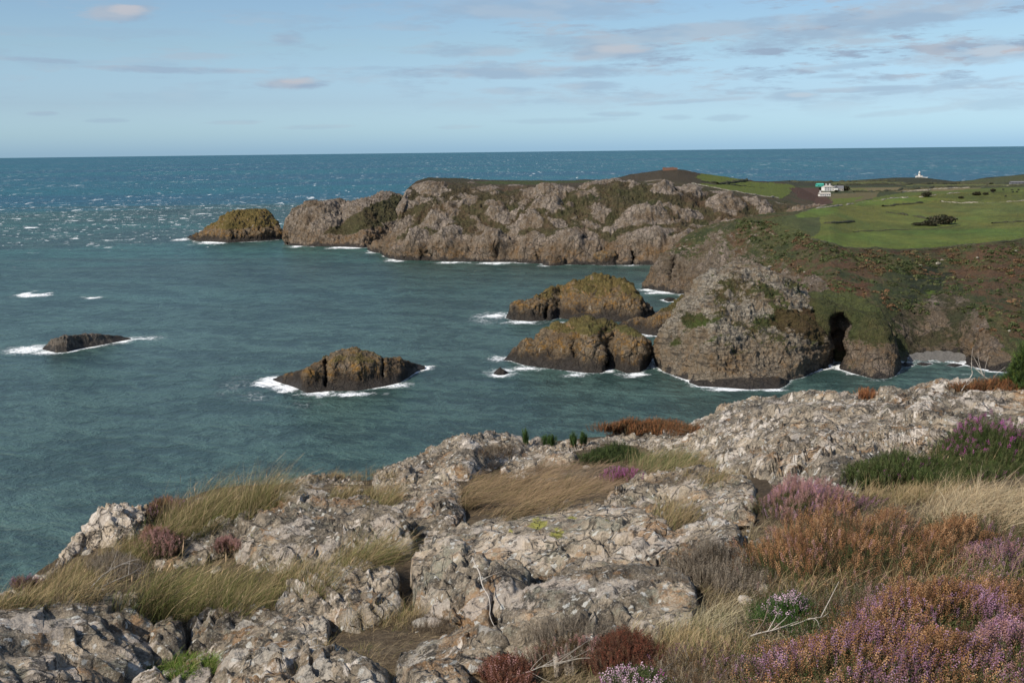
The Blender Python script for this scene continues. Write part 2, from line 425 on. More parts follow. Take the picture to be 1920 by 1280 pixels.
M_head = coast_material('headland_rock', 1.0)
M_isl = coast_material('island_rock', 0.6, grey=(0.215, 0.175, 0.115), brown=(0.12, 0.082, 0.048), orange=(0.29, 0.15, 0.03), orange_amt=0.85, orange_hi=34, black_z=8.5, guano=0.7,
                       veg=((0.09, 0.095, 0.028), (0.16, 0.12, 0.04), (0.16, 0.10, 0.04)))
M_knoll = coast_material('knoll_rock', 0.55, grey=(0.26, 0.228, 0.18), brown=(0.145, 0.105, 0.065), orange_amt=0.45, orange_hi=10, black_z=1.6, joints=True, crack=0.85,
                         veg=((0.05, 0.075, 0.018), (0.075, 0.075, 0.025), (0.10, 0.055, 0.028)), pink=(0.28, 0.255, 0.21))
M_main = coast_material('mainland_ground', 0.6, grey=(0.16, 0.13, 0.10), brown=(0.095, 0.07, 0.045), orange_amt=0.35, orange_hi=12, black_z=3.0,
                        veg=((0.05, 0.065, 0.02), (0.085, 0.08, 0.03), (0.105, 0.075, 0.036)))

def cliff_relief(P, s=1.0, seed=0, blocky=1.0):
    A = P * np.array([1, 1, 0.55])
    big = fbm(A, 34 * s, 3, 0.5, seed) * 5.5 * s
    _, _, _ = 0, 0, 0
    F1, F2, ID = worley(A + fbm(P, 12 * s, 2, 0.5, seed + 3)[..., None] * 3 * s, 11 * s, seed + 5)
    blk = (ID - 0.5) * 2.2 * s - np.exp(-(F2 - F1) / 0.07) * 1.5 * s
    G1, G2, GI = worley(A, 4.2 * s, seed + 9)
    blk2 = (GI - 0.5) * 1.0 * s - np.exp(-(G2 - G1) / 0.09) * 0.7 * s
    rid = fbm(A, 8 * s, 5, 0.6, seed + 11, ridged=True) * 1.9 * s
    rib = fbm(P * np.array([1, 1, 0.16]), 7 * s, 4, 0.6, seed + 15, ridged=True) * 2.6 * s
    zz_ = P[..., 2] * 1.0 + fbm(P, 16 * s, 2, .5, seed + 17) * 6 * s
    led = np.abs((zz_ / (6.5 * s)) % 1 - .5) * 1.6 * s
    butt = fbm(P * np.array([1, 1, .3]), 26 * s, 3, .55, seed + 19, ridged=True) * 4.2 * s
    return big * .7 + (blk + blk2) * blocky + rid * .7 + rib + led + butt

EMPTY_C = np.array([0.05, 0.05, 0.02])
def zeros(L): return np.zeros(L.P.shape[:2])
def finish_attrs(L, veg, tint=None, tamt=None):
    n = L.P.shape[0] * L.P.shape[1]
    return {'veg': veg.ravel(), 'vtint': (tint if tint is not None else np.broadcast_to(EMPTY_C, L.P.shape)).reshape(n, 3), 'vtamt': (tamt if tamt is not None else zeros(L)).ravel()}
COAST = []      # points of every waterline, for the surf
def shore(L):
    P = L.P.reshape(-1, 3); k = np.abs(P[:, 2]) < 0.9
    Q = P[k]; COAST.append(Q[:: max(1, len(Q) // 4000)])

# ================================================================== the land, far to near
PRED, PGRN = (0.105, 0.040, 0.022), (0.085, 0.125, 0.020)
# ---- far coast behind the fields, out to the lighthouse
FL = Loft([
    [(1440, 402, 0), (1920, 402, 0), (2600, 402, 0)],
    [(1440, 380, 180), (1700, 380, 180), (2600, 380, 160)],
    [(1440, 358, 480), (1560, 360, 480), (1700, 358, 500), (1920, 352, 500), (2600, 340, 450)],
    [(1440, 347, 900), (1580, 347, 900), (1700, 345, 950), (1800, 348, 950), (1920, 340, 900), (2600, 325, 900)],
    [(1400, 341, 1500), (1440, 340.5, 1500), (1480, 338.5, 1500), (1572, 340, 1500), (1640, 335.5, 1500), (1675, 333, 1500), (1732, 333, 1500), (1789, 340, 1500), (1824, 338, 1500), (1847, 333, 1400), (1892, 330, 1350), (1920, 327, 1300), (2100, 320, 1200), (2600, 312, 1200)],
], 1440, 2350, 2.2, foot_d=lambda u, v: np.full(len(u), 1150.0), back=4, low=-45, sm=3)
FL.P[..., 2] += np.where(FL.T < 1, fbm(FL.P, 40, 3, 0.5, 3) * 0.9, fbm(FL.P, 40, 3, 0.5, 3) * 0.5)
veg = np.ones(FL.P.shape[:2]) * 1.2
tint = np.zeros(FL.P.shape) + np.array([0.07, 0.085, 0.028]); tam = np.ones(FL.P.shape[:2]) * 0.9
def paint(L, tint, tam, poly, col, amt=1.0, veg=None, vegv=1.3):
    sc_ = 60 if L is not FL else 150
    k = in_poly(L.U + 3.5 * fbm(L.P, sc_ * .2, 3, .6, 501), L.Vp + 1.0 * fbm(L.P, sc_ * .3, 3, .6, 502), poly)
    tint[k] = col; tam[k] = amt
    if veg is not None: veg[k] = vegv
    return k
GR1, GR2, GR3, STRAW, HEDGE, BRACK = (0.175, 0.215, 0.035), (0.15, 0.185, 0.035), (0.17, 0.18, 0.055), (0.27, 0.215, 0.10), (0.06, 0.062, 0.03), (0.13, 0.07, 0.045)
paint(FL, tint, tam, [(1430, 333), (2400, 300), (2400, 349), (1430, 349)], HEDGE)
paint(FL, tint, tam, [(1560, 341.5), (1690, 341), (1700, 344), (1560, 346)], GR3)
paint(FL, tint, tam, [(1690, 345.5), (1860, 345), (1920, 345), (1920, 348), (1700, 349)], GR3)
paint(FL, tint, tam, [(1790, 341.5), (1850, 334.5), (1920, 328), (2400, 312), (2400, 343), (1920, 343), (1800, 344)], (0.10, 0.11, 0.04))
paint(FL, tint, tam, [(1578, 352), (1690, 352), (1840, 352), (1820, 357), (1700, 359), (1600, 360)], STRAW)
paint(FL, tint, tam, [(1588, 353), (1620, 354), (1625, 357), (1590, 357)], GR1)
paint(FL, tint, tam, [(1555, 365), (1650, 358), (1640, 371), (1600, 380), (1558, 382)], STRAW, .6)
paint(FL, tint, tam, [(1560, 373), (1620, 368), (1600, 378), (1575, 386), (1562, 388)], GR1)
paint(FL, tint, tam, [(1640, 370), (1700, 361), (1800, 356), (1920, 350), (2400, 345), (2400, 410), (1600, 410)], GR2)
paint(FL, tint, tam, [(1480, 352), (1535, 352), (1545, 362), (1562, 380), (1540, 386), (1505, 372)], BRACK)
FL.build('hills', M_main, finish_attrs(FL, veg, tint, tam))['kind'] = 'structure'

# ---- the headland with its cliffs
HL = Loft([
    [(690, 469), (700, 471), (715, 475), (728, 484), (750, 487.5), (800, 489), (862, 490), (966, 491.5), (1028, 495), (1112, 496), (1228, 497), (1300, 498), (1640, 500)],
    [(690, 467, 6), (705, 462, 6), (730, 458, 8), (760, 458, 10), (800, 455, 12), (900, 452, 12), (1000, 462, 12), (1100, 460, 14), (1228, 462, 14), (1640, 470, 14)],
    [(690, 465, 14), (710, 461, 15), (738, 451, 20), (750, 440, 30), (760, 425, 40), (800, 418, 46), (900, 420, 50), (1000, 418, 52), (1100, 415, 60), (1250, 420, 60), (1400, 420, 100), (1640, 440, 120)],
    [(690, 464, 22), (720, 457, 26), (747, 438, 34), (752, 392, 60), (760, 370, 80), (790, 360, 95), (850, 358, 110), (950, 368, 110), (1050, 362, 120), (1150, 352, 130), (1250, 358, 150), (1350, 372, 170), (1450, 392, 190), (1640, 410, 220)],
    [(690, 463, 26), (722, 456, 30), (748.5, 436, 38), (752, 378, 70), (762, 356, 92), (782, 341, 120), (803, 336, 140), (862, 339, 170), (903, 343, 190), (1028, 346, 210), (1112, 345, 220), (1185, 338, 230), (1241, 333, 230), (1300, 342, 240), (1400, 362, 260), (1500, 384, 290), (1560, 400, 300), (1640, 415, 320)],
    [(690, 462.5, 30), (724, 455, 34), (750, 434, 44), (753, 377, 80), (763, 354.5, 100), (782, 339, 126), (803, 333.5, 150), (862, 334.5, 200), (903, 338, 240), (1028, 339, 280), (1112, 338, 300), (1143, 337, 300), (1185, 327, 300), (1241, 319, 300), (1271, 318.5, 300), (1305, 324, 330), (1360, 332, 400), (1412, 339.5, 480), (1470, 343, 560), (1500, 352, 560), (1560, 385, 500), (1640, 412, 400)],
], 690, 1640, 1.4, back=1.6, nback=12, sm=2,
    dents=[(1187, 478, 7, 34, 14), (803, 480, 16, 12, 4), (1095, 452, 12, 12, 4), (930, 476, 12, 14, 3), (1010, 470, 8, 22, 4)])
pv = HL.Vp; pu = HL.U
topflat = sstep(HL.T, 0.52, 0.80)
A_ = HL.P * np.array([1, 1, 0.8])
F1, F2, ID = worley(A_ + fbm(A_, 20, 3, .5, 40)[..., None] * 14, 42, 21)
bul = 1 - F1 * 1.25
amp = 1 - 0.93 * topflat
tip = sstep(HL.P0[..., 2], -2, 14)
HL.displace((bul * 13 * (F2 - F1).clip(0, .5) * 2 + cliff_relief(HL.P, 0.85, 2)) * amp * (0.25 + 0.75 * tip) * (pu < 1560))
# domed outcrops between heathery gullies
gul = sstep(F2 - F1, 0.30, 0.05)
nz = HL.normals()[..., 2]
z = HL.P[..., 2]
veg = 0.80 * gul * sstep(z, 10, 26) + 0.75 * sstep(HL.T, .64, .80) * sstep(HL.U, 850, 980) + 0.2 * sstep(HL.T, .7, .86) + 0.12 * sstep(nz, 0.55, 0.9) + fbm(HL.P, 26, 4, 0.55, 8) * 0.55 - 0.05
veg = np.where(HL.T > 0.88, 1.2, veg); veg *= sstep(z, 6, 15)
# the right flank is mostly heath with outcrops
veg += 0.35 * sstep(pu, 1330, 1440)
tint = np.zeros(HL.P.shape) + np.array([0.090, 0.066, 0.040]); tam = np.clip(0.5 + fbm(HL.P, 60, 3, .5, 77), 0, 1) * sstep(z, 40, 56)
def fld(poly, col): return paint(HL, tint, tam, poly, col, 1.0, veg, 1.5)
fld([(885, 341), (930, 339.5), (1030, 340), (1130, 339), (1100, 343), (1030, 347), (900, 346)], (0.085, 0.105, 0.03))
fld([(1303, 333), (1315, 326.5), (1350, 329), (1395, 337), (1385, 341), (1345, 345), (1322, 341)], GR1)
fld([(1312, 344), (1345, 347), (1400, 340.5), (1485, 346), (1492, 351), (1478, 366), (1462, 374), (1420, 366), (1360, 357), (1318, 349)], GR1)
fld([(1478, 352), (1540, 354), (1562, 378), (1545, 384), (1500, 372)], BRACK)
fld([(750, 330), (880, 333), (880, 342), (800, 341)], (0.085, 0.075, 0.04))
fld([(900, 349), (1190, 342), (1300, 330), (1305, 322), (1240, 316), (1150, 334), (1120, 342)], (0.095, 0.072, 0.042))
HL.build('headland', M_head, finish_attrs(HL, veg, tint, tam))['kind'] = 'structure'
shore(HL)

# ---- the mainland: promontory, fields, heath slope and cove
MLr = [
    [(1203, 540), (1228, 543), (1267, 550.5), (1292, 551.5), (1330, 556), (1400, 580), (1470, 610), (1520, 640), (1560, 678), (1684, 680), (1720, 679), (1806, 680), (1833, 689), (1860, 697), (1893, 699), (1950, 703), (2200, 735), (2500, 760)],
    [(1203, 536, 2), (1215, 532, 3), (1240, 530, 4), (1290, 535, 5), (1400, 560, 5), (1500, 610, 5), (1560, 655, 8), (1650, 664, 10), (1690, 662, 16), (1712, 658, 21), (1800, 658, 21), (1822, 672, 8), (1850, 685, 4), (1893, 688, 4), (2200, 720, 5), (2500, 745, 5)],
    [(1203, 535, 4), (1215, 525, 6), (1232, 506, 10), (1260, 492, 14), (1300, 488, 20), (1350, 490, 26), (1420, 520, 26), (1500, 560, 22), (1560, 590, 22), (1640, 596, 26), (1690, 610, 34), (1730, 615, 36), (1790, 610, 36), (1815, 630, 24), (1840, 640, 16), (1880, 650, 16), (2200, 680, 20), (2500, 700, 20)],
    [(1203, 534, 5), (1215, 521, 7), (1232, 501, 12), (1252, 476, 18), (1300, 452, 34), (1350, 440, 46), (1400, 455, 56), (1450, 480, 60), (1500, 515, 50), (1560, 548, 42), (1640, 562, 44), (1690, 566, 52), (1730, 558, 58), (1779, 543, 66), (1812, 560, 56), (1832, 584, 44), (1860, 592, 42), (1920, 598, 44), (2200, 620, 50), (2500, 640, 50)],
    [(1203, 533, 6), (1215, 519, 8), (1232, 499, 14), (1252, 472.5, 22), (1300, 437, 44), (1350, 424, 62), (1400, 425, 80), (1450, 440, 96), (1500, 462, 104), (1560, 495, 100), (1640, 512, 104), (1730, 515, 116), (1800, 512, 124), (1860, 520, 120), (1920, 528, 120), (2200, 560, 120), (2500, 580, 120)],
    [(1203, 532.5, 7), (1215, 518.5, 9), (1232, 498.5, 15), (1252, 472, 24), (1300, 434, 50), (1350, 417, 72), (1400, 412, 92), (1450, 418, 116), (1500, 431, 140), (1540, 452, 150), (1578, 465, 156), (1651, 468, 160), (1783, 462, 176), (1920, 448, 210), (2100, 440, 250), (2500, 430, 300)],
    [(1203, 532.2, 8), (1215, 518.2, 10), (1232, 498.2, 16), (1252, 471.7, 25), (1300, 433, 54), (1350, 415, 78), (1400, 407, 106), (1450, 403, 140), (1500, 403, 190), (1540, 410, 240), (1600, 425, 260), (1700, 425, 290), (1800, 418, 320), (1920, 408, 360), (2100, 402, 380), (2500, 392, 400)],
    [(1203, 532, 9), (1215, 518, 11), (1232, 498, 17), (1252, 471.5, 26), (1275, 449.5, 42), (1305, 431.5, 60), (1339, 418, 80), (1373, 410, 100), (1433, 401, 150), (1493, 395.5, 230), (1527, 388, 320), (1580, 381, 420), (1640, 374, 480), (1720, 366, 520), (1800, 360, 560), (1920, 356, 600), (2100, 350, 600), (2500, 340, 600)],
]
ML = Loft(MLr, 1203, 2300, 1.5, back=0.6, nback=10, sm=9,
          dents=[(1262, 505, 10, 26, 6)])
z0 = ML.P0[..., 2]
steep = 1 - sstep(ML.normals()[..., 2], 0.55, 0.8)
pm = sstep(ML.U, 1480, 1380)
cl = np.clip(steep + 0.1, 0, 1) * sstep(ML.T, 0.80, 0.62)
fieldzone = sstep(ML.T, 0.70, 0.74) * sstep(ML.U, 1440, 1530)
beach = in_poly(ML.U, ML.Vp, [(1700, 682), (1706, 658), (1722, 655), (1806, 656), (1812, 682)])
beachk = beach.astype(float)
rel = cliff_relief(ML.P, 0.62, 50)
sl = fbm(ML.P, 9, 3, 0.55, 60) * 1.3 + fbm(ML.P, 2.6, 3, 0.6, 61) * 0.8 + fbm(ML.P, 40, 2, .5, 64) * 2.0
ML.displace((rel * cl + sl * (1 - cl)) * (1 - 0.93 * fieldzone) * (1 - beachk) * np.clip(sstep(z0, -3, 3), .3, 1))
ML.P[..., 2] = np.where(beach, np.minimum(ML.P[..., 2], -0.8), ML.P[..., 2])
z = ML.P[..., 2]; nz = ML.normals()[..., 2]
veg = 1.15 - 1.15 * np.clip(cl * 1.15, 0, 1) + 0.25 * fbm(ML.P, 14, 4, .5, 66)
# cliffs of the promontory stay bare, its top is heath
wv_ = sstep(ML.U + 30 * fbm(ML.P, 15, 3, .6, 68), 1540, 1430) * (ML.T < 0.80)
veg = veg * (1 - wv_) + wv_ * (0.12 + 0.8 * sstep(nz, 0.5, 0.85) * sstep(z, 14, 30) + 0.3 * fbm(ML.P, 12, 4, .5, 67))
veg = np.where(ML.T > 0.72, np.maximum(veg, 0.95), veg)
veg += 0.45 * in_poly(ML.U, ML.Vp, [(1640, 560), (1700, 545), (1740, 560), (1720, 640), (1680, 650)])
tint = np.zeros(ML.P.shape) + np.array([0.04, 0.05, 0.018]); tam = zeros(ML)
# heath colours on the slope: rust bracken and olive gorse
rb = fbm(ML.P, 34, 3, .6, 70) * .9 + fbm(ML.P * np.array([1, .6, 1]), 9, 4, .65, 71) * .9 + fbm(ML.P, 2.0, 2, .6, 73) * .35
sel = ML.T < 0.72
tint[:] = np.where((rb > 0.34)[..., None], np.array([0.15, 0.078, 0.045]), np.where((rb < -0.2)[..., None], np.array([0.045, 0.062, 0.022]), np.where((rb > 0.05)[..., None], np.array([0.115, 0.10, 0.045]), np.array([0.08, 0.094, 0.032])))); tam = np.where(sel, np.full(rb.shape, .75), tam)
def soft(poly, col, a): 
    k = in_poly(ML.U + 40 * fbm(ML.P, 12, 4, .7, 80), ML.Vp + 26 * fbm(ML.P, 9, 4, .7, 81), poly) & (fbm(ML.P, 4, 3, .6, 83) > -0.12); tint[k] = col; tam[k] = a
    return k
soft([(1790, 500), (1920, 490), (1920, 545), (1860, 560), (1780, 535)], (0.15, 0.075, 0.045), .7)
soft([(1835, 560), (1920, 550), (1920, 600), (1850, 590)], (0.13, 0.075, 0.04), .7)
soft([(1545, 535), (1610, 528), (1640, 545), (1600, 560), (1550, 556)], (0.16, 0.07, 0.036), .8)
soft([(1440, 410), (1545, 412), (1530, 440), (1455, 460), (1420, 448)], (0.10, 0.105, 0.04), .8)
soft([(1470, 520), (1560, 525), (1545, 550), (1480, 555)], (0.20, 0.12, 0.08), .7)
soft([(1700, 510), (1790, 505), (1780, 560), (1720, 575), (1700, 550)], (0.022, 0.034, 0.014), .9)
soft([(1735, 548), (1760, 545), (1758, 568), (1735, 572)], (0.11, 0.17, 0.02), .9)
soft([(1515, 463), (1560, 460), (1651, 470), (1783, 464), (1920, 450), (1920, 458), (1790, 474), (1650, 481), (1560, 478)], (0.095, 0.05, 0.03), .85)
FTOP = ML.T > 0.70
def mf(poly, col): return paint(ML, tint, tam, poly, col, 1.0, veg, 1.5)
mf([(1425, 412), (1495, 402), (1538, 405), (1548, 430), (1521, 447), (1470, 446)], (0.105, 0.118, 0.042))
mf([(1490, 403), (1527, 390), (1590, 380), (1640, 372), (1740, 362), (1920, 352), (2400, 335), (2400, 432), (1920, 448), (1783, 461.5), (1651, 467), (1578, 464), (1521, 446), (1536, 436), (1540, 420), (1536, 407), (1495, 409)], (0.175, 0.195, 0.04))
mf([(1527, 443), (1612, 434), (1741, 430.5), (1920, 426), (2400, 410), (2400, 432), (1920, 448), (1783, 461.5), (1651, 467), (1578, 464)], (0.155, 0.205, 0.036))
mf([(1491, 403), (1527, 390), (1570, 384), (1575, 396), (1536, 407), (1495, 409)], (0.165, 0.22, 0.035))
mf([(1640, 372), (1741, 368), (1760, 374), (1720, 381), (1660, 384), (1600, 386), (1610, 378)], (0.17, 0.225, 0.038))
mf([(1720, 384), (1780, 379), (1920, 380), (2400, 375), (2400, 396), (1920, 400), (1780, 402), (1700, 398)], (0.165, 0.19, 0.045))
veg[beach] = -1
butt = in_poly(ML.U + 16 * fbm(ML.P, 6, 3, .6, 87), ML.Vp, [(1828, 582), (1850, 596), (1866, 630), (1896, 665), (1896, 705), (1806, 700), (1806, 662), (1826, 640)])
veg = np.where(butt, 0.1 + .3 * fbm(ML.P, 7, 3, .5, 88), veg)
back_ = in_poly(ML.U + 22 * fbm(ML.P, 6, 3, .6, 89), ML.Vp, [(1670, 600), (1700, 574), (1740, 552), (1790, 546), (1822, 566), (1832, 590), (1824, 640), (1806, 662), (1700, 662)])
veg = np.where(back_, 0.50 + .4 * fbm(ML.P, 7, 4, .6, 90), veg); tint[back_] = (0.05, .045, .028); tam[back_] = .6
EMB = fbm(ML.P, 60, 3, .5, 91)
tint *= (1 + (0.35 * EMB + .3 * fbm(ML.P, 14, 3, .6, 92) + .25 * fbm(ML.P, 4, 2, .6, 93)) * fieldzone)[..., None]
tint[..., 0] *= 1 + .35 * fieldzone * fbm(ML.P * np.array([1, .5, 1]), 30, 3, .6, 94)
oM = ML.build('coast', M_main, finish_attrs(ML, veg, tint, tam)); oM['kind'] = 'structure'
shore(ML)

# shingle beach laid in the cove
m_, nt = material('shingle')
pos = nt.n('ShaderNodeNewGeometry').outputs['Position']
n_ = nt.noise(pos, 1.2, 6, 0.7)
finish(nt, nt.ramp(n_, [(0.35, (0.07, 0.065, 0.058)), (0.6, (0.16, 0.15, 0.135))]), 0.9, nt.bump(n_, 1, 0.4))
bu = np.linspace(1704, 1812, 60); bt = np.linspace(0, 1, 24)
BV = np.array([[(680 + 2 * math.sin(u * .2)) * (1 - t) + (664 - 6.5 * math.sin((u - 1704) / 108 * math.pi) + 1.2 * math.sin(u * .31)) * t for u in bu] for t in bt])
zz = -0.3 + 1.7 * bt[:, None] + 0 * bu[None]
BU = np.broadcast_to(bu, BV.shape); r_ = ray(BU, BV); BP = np.array([0, 0, EYE]) + r_ * ((EYE - zz) / -r_[..., 2])[..., None]
BP[..., 2] += fbm(BP, 4, 4, .6, 12) * 0.35
mk('beach', BP, grid_faces(*BV.shape), m_)['kind'] = 'structure'

def island(name, label, cat, rows, u0, u1, mat, s=0.6, seed=0, step=1.2, dents=(), back=1.3, vegf=None, origin=None, amp=1.0, sm=1, group=None):
    L = Loft(rows, u0, u1, step, back=back, nback=16, dents=dents, sm=sm)
    tipk = np.clip(L.P0[..., 2] / 6, 0.12, 1)
    L.displace(cliff_relief(L.P, s, seed) * tipk * amp)
    z = L.P[..., 2]; nz = L.normals()[..., 2]
    if vegf: veg, tint, tam = vegf(L, z, nz)
    else: veg, tint, tam = zeros(L) - 1, None, None
    o = L.build(name, mat, finish_attrs(L, veg, tint, tam))
    tag(o, label, cat, group); shore(L)
    return L

def turf(lo, hi, amt=1.0, seed=5, col=(0.10, 0.085, 0.03), ta=0.5):
    def f(L, z, nz):
        n = fbm(L.P, 12, 4, .55, seed)
        v = amt * sstep(z, lo, hi) * sstep(nz, 0.15, 0.6) + 0.6 * n
        t = np.zeros(L.P.shape) + np.array(col)
        return v * sstep(z, lo * .5, lo), t, np.full(z.shape, ta)
    return f

island('sea_stack', 'ochre and green domed islet with black foot, farthest out off the headland tip', 'islet',
    [[(350, 445), (364, 452), (395, 453), (428, 455), (487, 452), (520, 449.5), (537, 447.5)],
     [(350, 444.6, 2), (366, 444, 4), (395, 437, 8), (428, 434, 10), (487, 434, 10), (515, 438, 8), (537, 446, 2)],
     [(350, 444.3, 4), (366, 443, 8), (382, 438, 14), (403, 424, 26), (428, 413, 34), (487, 408, 34), (507, 418, 26), (520, 430, 14), (537, 445.5, 3)],
     [(350, 444, 6), (366, 442.5, 10), (382, 437, 16), (403, 420, 32), (428, 402, 50), (457, 396, 56), (487, 395, 56), (507, 408, 40), (520, 422, 24), (532, 440, 6), (537, 445, 4)]],
    350, 537, M_isl, 0.75, 100, 1.0, vegf=turf(11, 17, 1.0, 6, (0.19, 0.135, 0.04), .65))
def i2veg(L, z, nz):
    n = fbm(L.P, 14, 4, .55, 7); v = 0.25 * sstep(z, 14, 34) + .5 * n
    k = in_poly(L.U + 10 * n, L.Vp + 6 * n, [(600, 446), (650, 418), (690, 392), (742, 366), (775, 375), (760, 405), (720, 424), (660, 440)]); v[k] += .7
    t = np.zeros(L.P.shape) + np.array([0.09, 0.085, 0.035]); return v * sstep(z, 6, 12), t, np.full(z.shape, .5)
island('sea_stack', 'two-humped grey rocky islet with heathery back beside the headland tip', 'islet',
    [[(534, 458), (540, 460), (587, 462), (637, 462.5), (682, 464.5), (707, 461), (750, 456), (800, 456)],
     [(534, 455, 2), (541, 446, 5), (587, 448, 8), (637, 452, 8), (682, 448, 10), (707, 444, 10), (750, 438, 12), (800, 438, 12)],
     [(534, 452, 4), (541, 425, 10), (560, 410, 18), (612, 415, 26), (640, 432, 26), (682, 425, 36), (720, 410, 46), (750, 405, 50), (800, 405, 50)],
     [(534, 450, 5), (540, 418, 13), (553, 398, 26), (578, 384, 46), (612, 386, 56), (640, 398, 66), (682, 392, 76), (720, 380, 86), (750, 380, 90), (800, 385, 90)],
     [(534, 449, 6), (538, 427, 12), (541, 410, 18), (553, 393, 32), (578, 377.5, 60), (612, 376.7, 80), (649, 380, 100), (682, 374.6, 120), (707, 364, 130), (732, 362, 130), (753, 367, 120), (800, 385, 110)]],
    534, 800, M_head, 0.65, 110, 1.2, vegf=i2veg, dents=[(722, 432, 14, 16, 5), (541, 450, 3, 14, 8)])
island('shore_rock', 'pale rounded boulder at the foot of the headland cliff', 'rock',
    [[(1018, 497), (1025, 498), (1040, 498.5), (1057, 497), (1062, 496)], [(1018, 495, 2), (1030, 490, 4), (1050, 489, 4), (1062, 495, 2)],
     [(1018, 494.5, 3), (1022, 484, 5), (1030, 480, 7), (1045, 479, 7), (1056, 484, 5), (1062, 495, 3)]], 1018, 1062, M_head, 0.35, 120, 0.8)
island('shore_rock', 'orange lichened hump at the foot of the headland cliff', 'rock',
    [[(1112, 496), (1130, 497.5), (1150, 497.5), (1162, 496)], [(1112, 494, 2), (1130, 482, 4), (1150, 480, 5), (1162, 494, 2)],
     [(1112, 493.5, 3), (1118, 478, 5), (1132, 471, 8), (1147, 471, 8), (1156, 480, 5), (1162, 493, 3)]], 1112, 1162, M_isl, 0.35, 121, 0.8)
island('sea_stack', 'broad orange lichened islet with small dark hump at its left end', 'islet',
    [[(949, 596), (960, 600), (997, 602.5), (1032, 600.5), (1046, 596), (1078, 600.5), (1128, 603), (1199, 603), (1221, 597), (1232, 591)],
     [(949, 595.6, 1), (972, 585, 4), (1000, 580, 5), (1025, 588, 4), (1046, 585, 3), (1080, 588, 4), (1128, 589, 5), (1190, 588, 5), (1215, 589, 3), (1232, 590, 1)],
     [(949, 595.3, 2), (972, 575, 7), (1000, 566, 9), (1016, 572, 8), (1030, 566, 12), (1060, 560, 15), (1110, 552, 17), (1149, 550, 18), (1180, 560, 13), (1209, 575, 7), (1232, 590, 2)],
     [(949, 595, 3), (972, 572, 9), (993, 565, 12), (1003, 563, 14), (1007, 553, 18), (1025, 543, 24), (1057, 540, 28), (1078, 531, 32), (1110, 519.5, 38), (1128, 517, 40), (1149, 522, 38), (1174, 530, 30), (1181, 536, 26), (1188, 549, 18), (1209, 568, 10), (1222, 580, 6), (1232, 590, 3)]],
    949, 1232, M_isl, 0.6, 130, 1.2, vegf=turf(8, 15, 0.85, 8, (0.17, 0.125, 0.04), .6), dents=[(1024, 586, 5, 14, 6)])
island('sea_stack', 'brown hollowed islet with a dark cave cleft in its front', 'islet',
    [[(945, 675), (958, 676), (986, 685), (1039, 692), (1075, 696), (1100, 699), (1128, 699), (1140, 692), (1152, 691), (1174, 699.5), (1199, 698), (1213, 689), (1221, 675), (1232, 665)],
     [(945, 674.5, 1), (962, 668, 3), (990, 668, 5), (1039, 672, 6), (1100, 676, 6), (1128, 674, 6), (1150, 672, 6), (1180, 674, 6), (1205, 672, 5), (1218, 666, 2), (1232, 664, 1)],
     [(945, 674.3, 2), (962, 664, 4), (990, 655, 8), (1022, 645, 12), (1060, 640, 14), (1100, 643, 11), (1128, 640, 13), (1160, 640, 13), (1195, 652, 9), (1213, 662, 5), (1232, 663.5, 2)],
     [(945, 674, 3), (958, 664, 5), (976, 654, 8), (1004, 643, 12), (1022, 628, 17), (1045, 615, 22), (1068, 612, 24), (1100, 612, 24), (1149, 617, 22), (1181, 627, 18), (1199, 641, 13), (1213, 656, 8), (1222, 660, 4), (1232, 663, 3)],
     [(945, 673.8, 4), (958, 663, 6), (976, 652, 10), (1004, 641, 15), (1022, 624, 21), (1039, 612, 27), (1068, 603.5, 33), (1100, 603.5, 34), (1149, 611, 30), (1181, 621, 24), (1199, 638, 17), (1213, 654, 10), (1222, 659, 6), (1232, 662.5, 4)]],
    945, 1232, M_isl, 0.5, 140, 1.1, vegf=turf(12, 17, 1.0, 9, (0.14, 0.12, 0.04), .6), dents=[(1137, 664, 9, 34, 12), (1128, 636, 10, 22, 6), (1083, 650, 22, 22, 5)])
island('sea_rock', 'small pointed rock awash in surf left of the hollow islet', 'rock',
    [[(926, 701), (935, 703.5), (945, 703), (953, 700)], [(926, 699, 1), (936, 695, 1.6), (946, 697, 1.6), (953, 699, 1)], [(926, 698.8, 1.5), (932, 693, 2.2), (938, 689.5, 2.8), (946, 693.5, 2.2), (953, 698.6, 1.5)]],
    926, 953, M_isl, 0.2, 150, 0.8)
island('sea_rock', 'low black rock between the islets and the promontory', 'rock',
    [[(1245, 563), (1254, 566), (1264, 565), (1268, 563)], [(1245, 562, .6), (1256, 560, 1.2), (1268, 562, .6)], [(1245, 561.6, 1.2), (1252, 558, 2), (1262, 559, 2), (1268, 561.5, 1.2)]],
    1245, 1268, M_isl, 0.2, 151, 0.8)
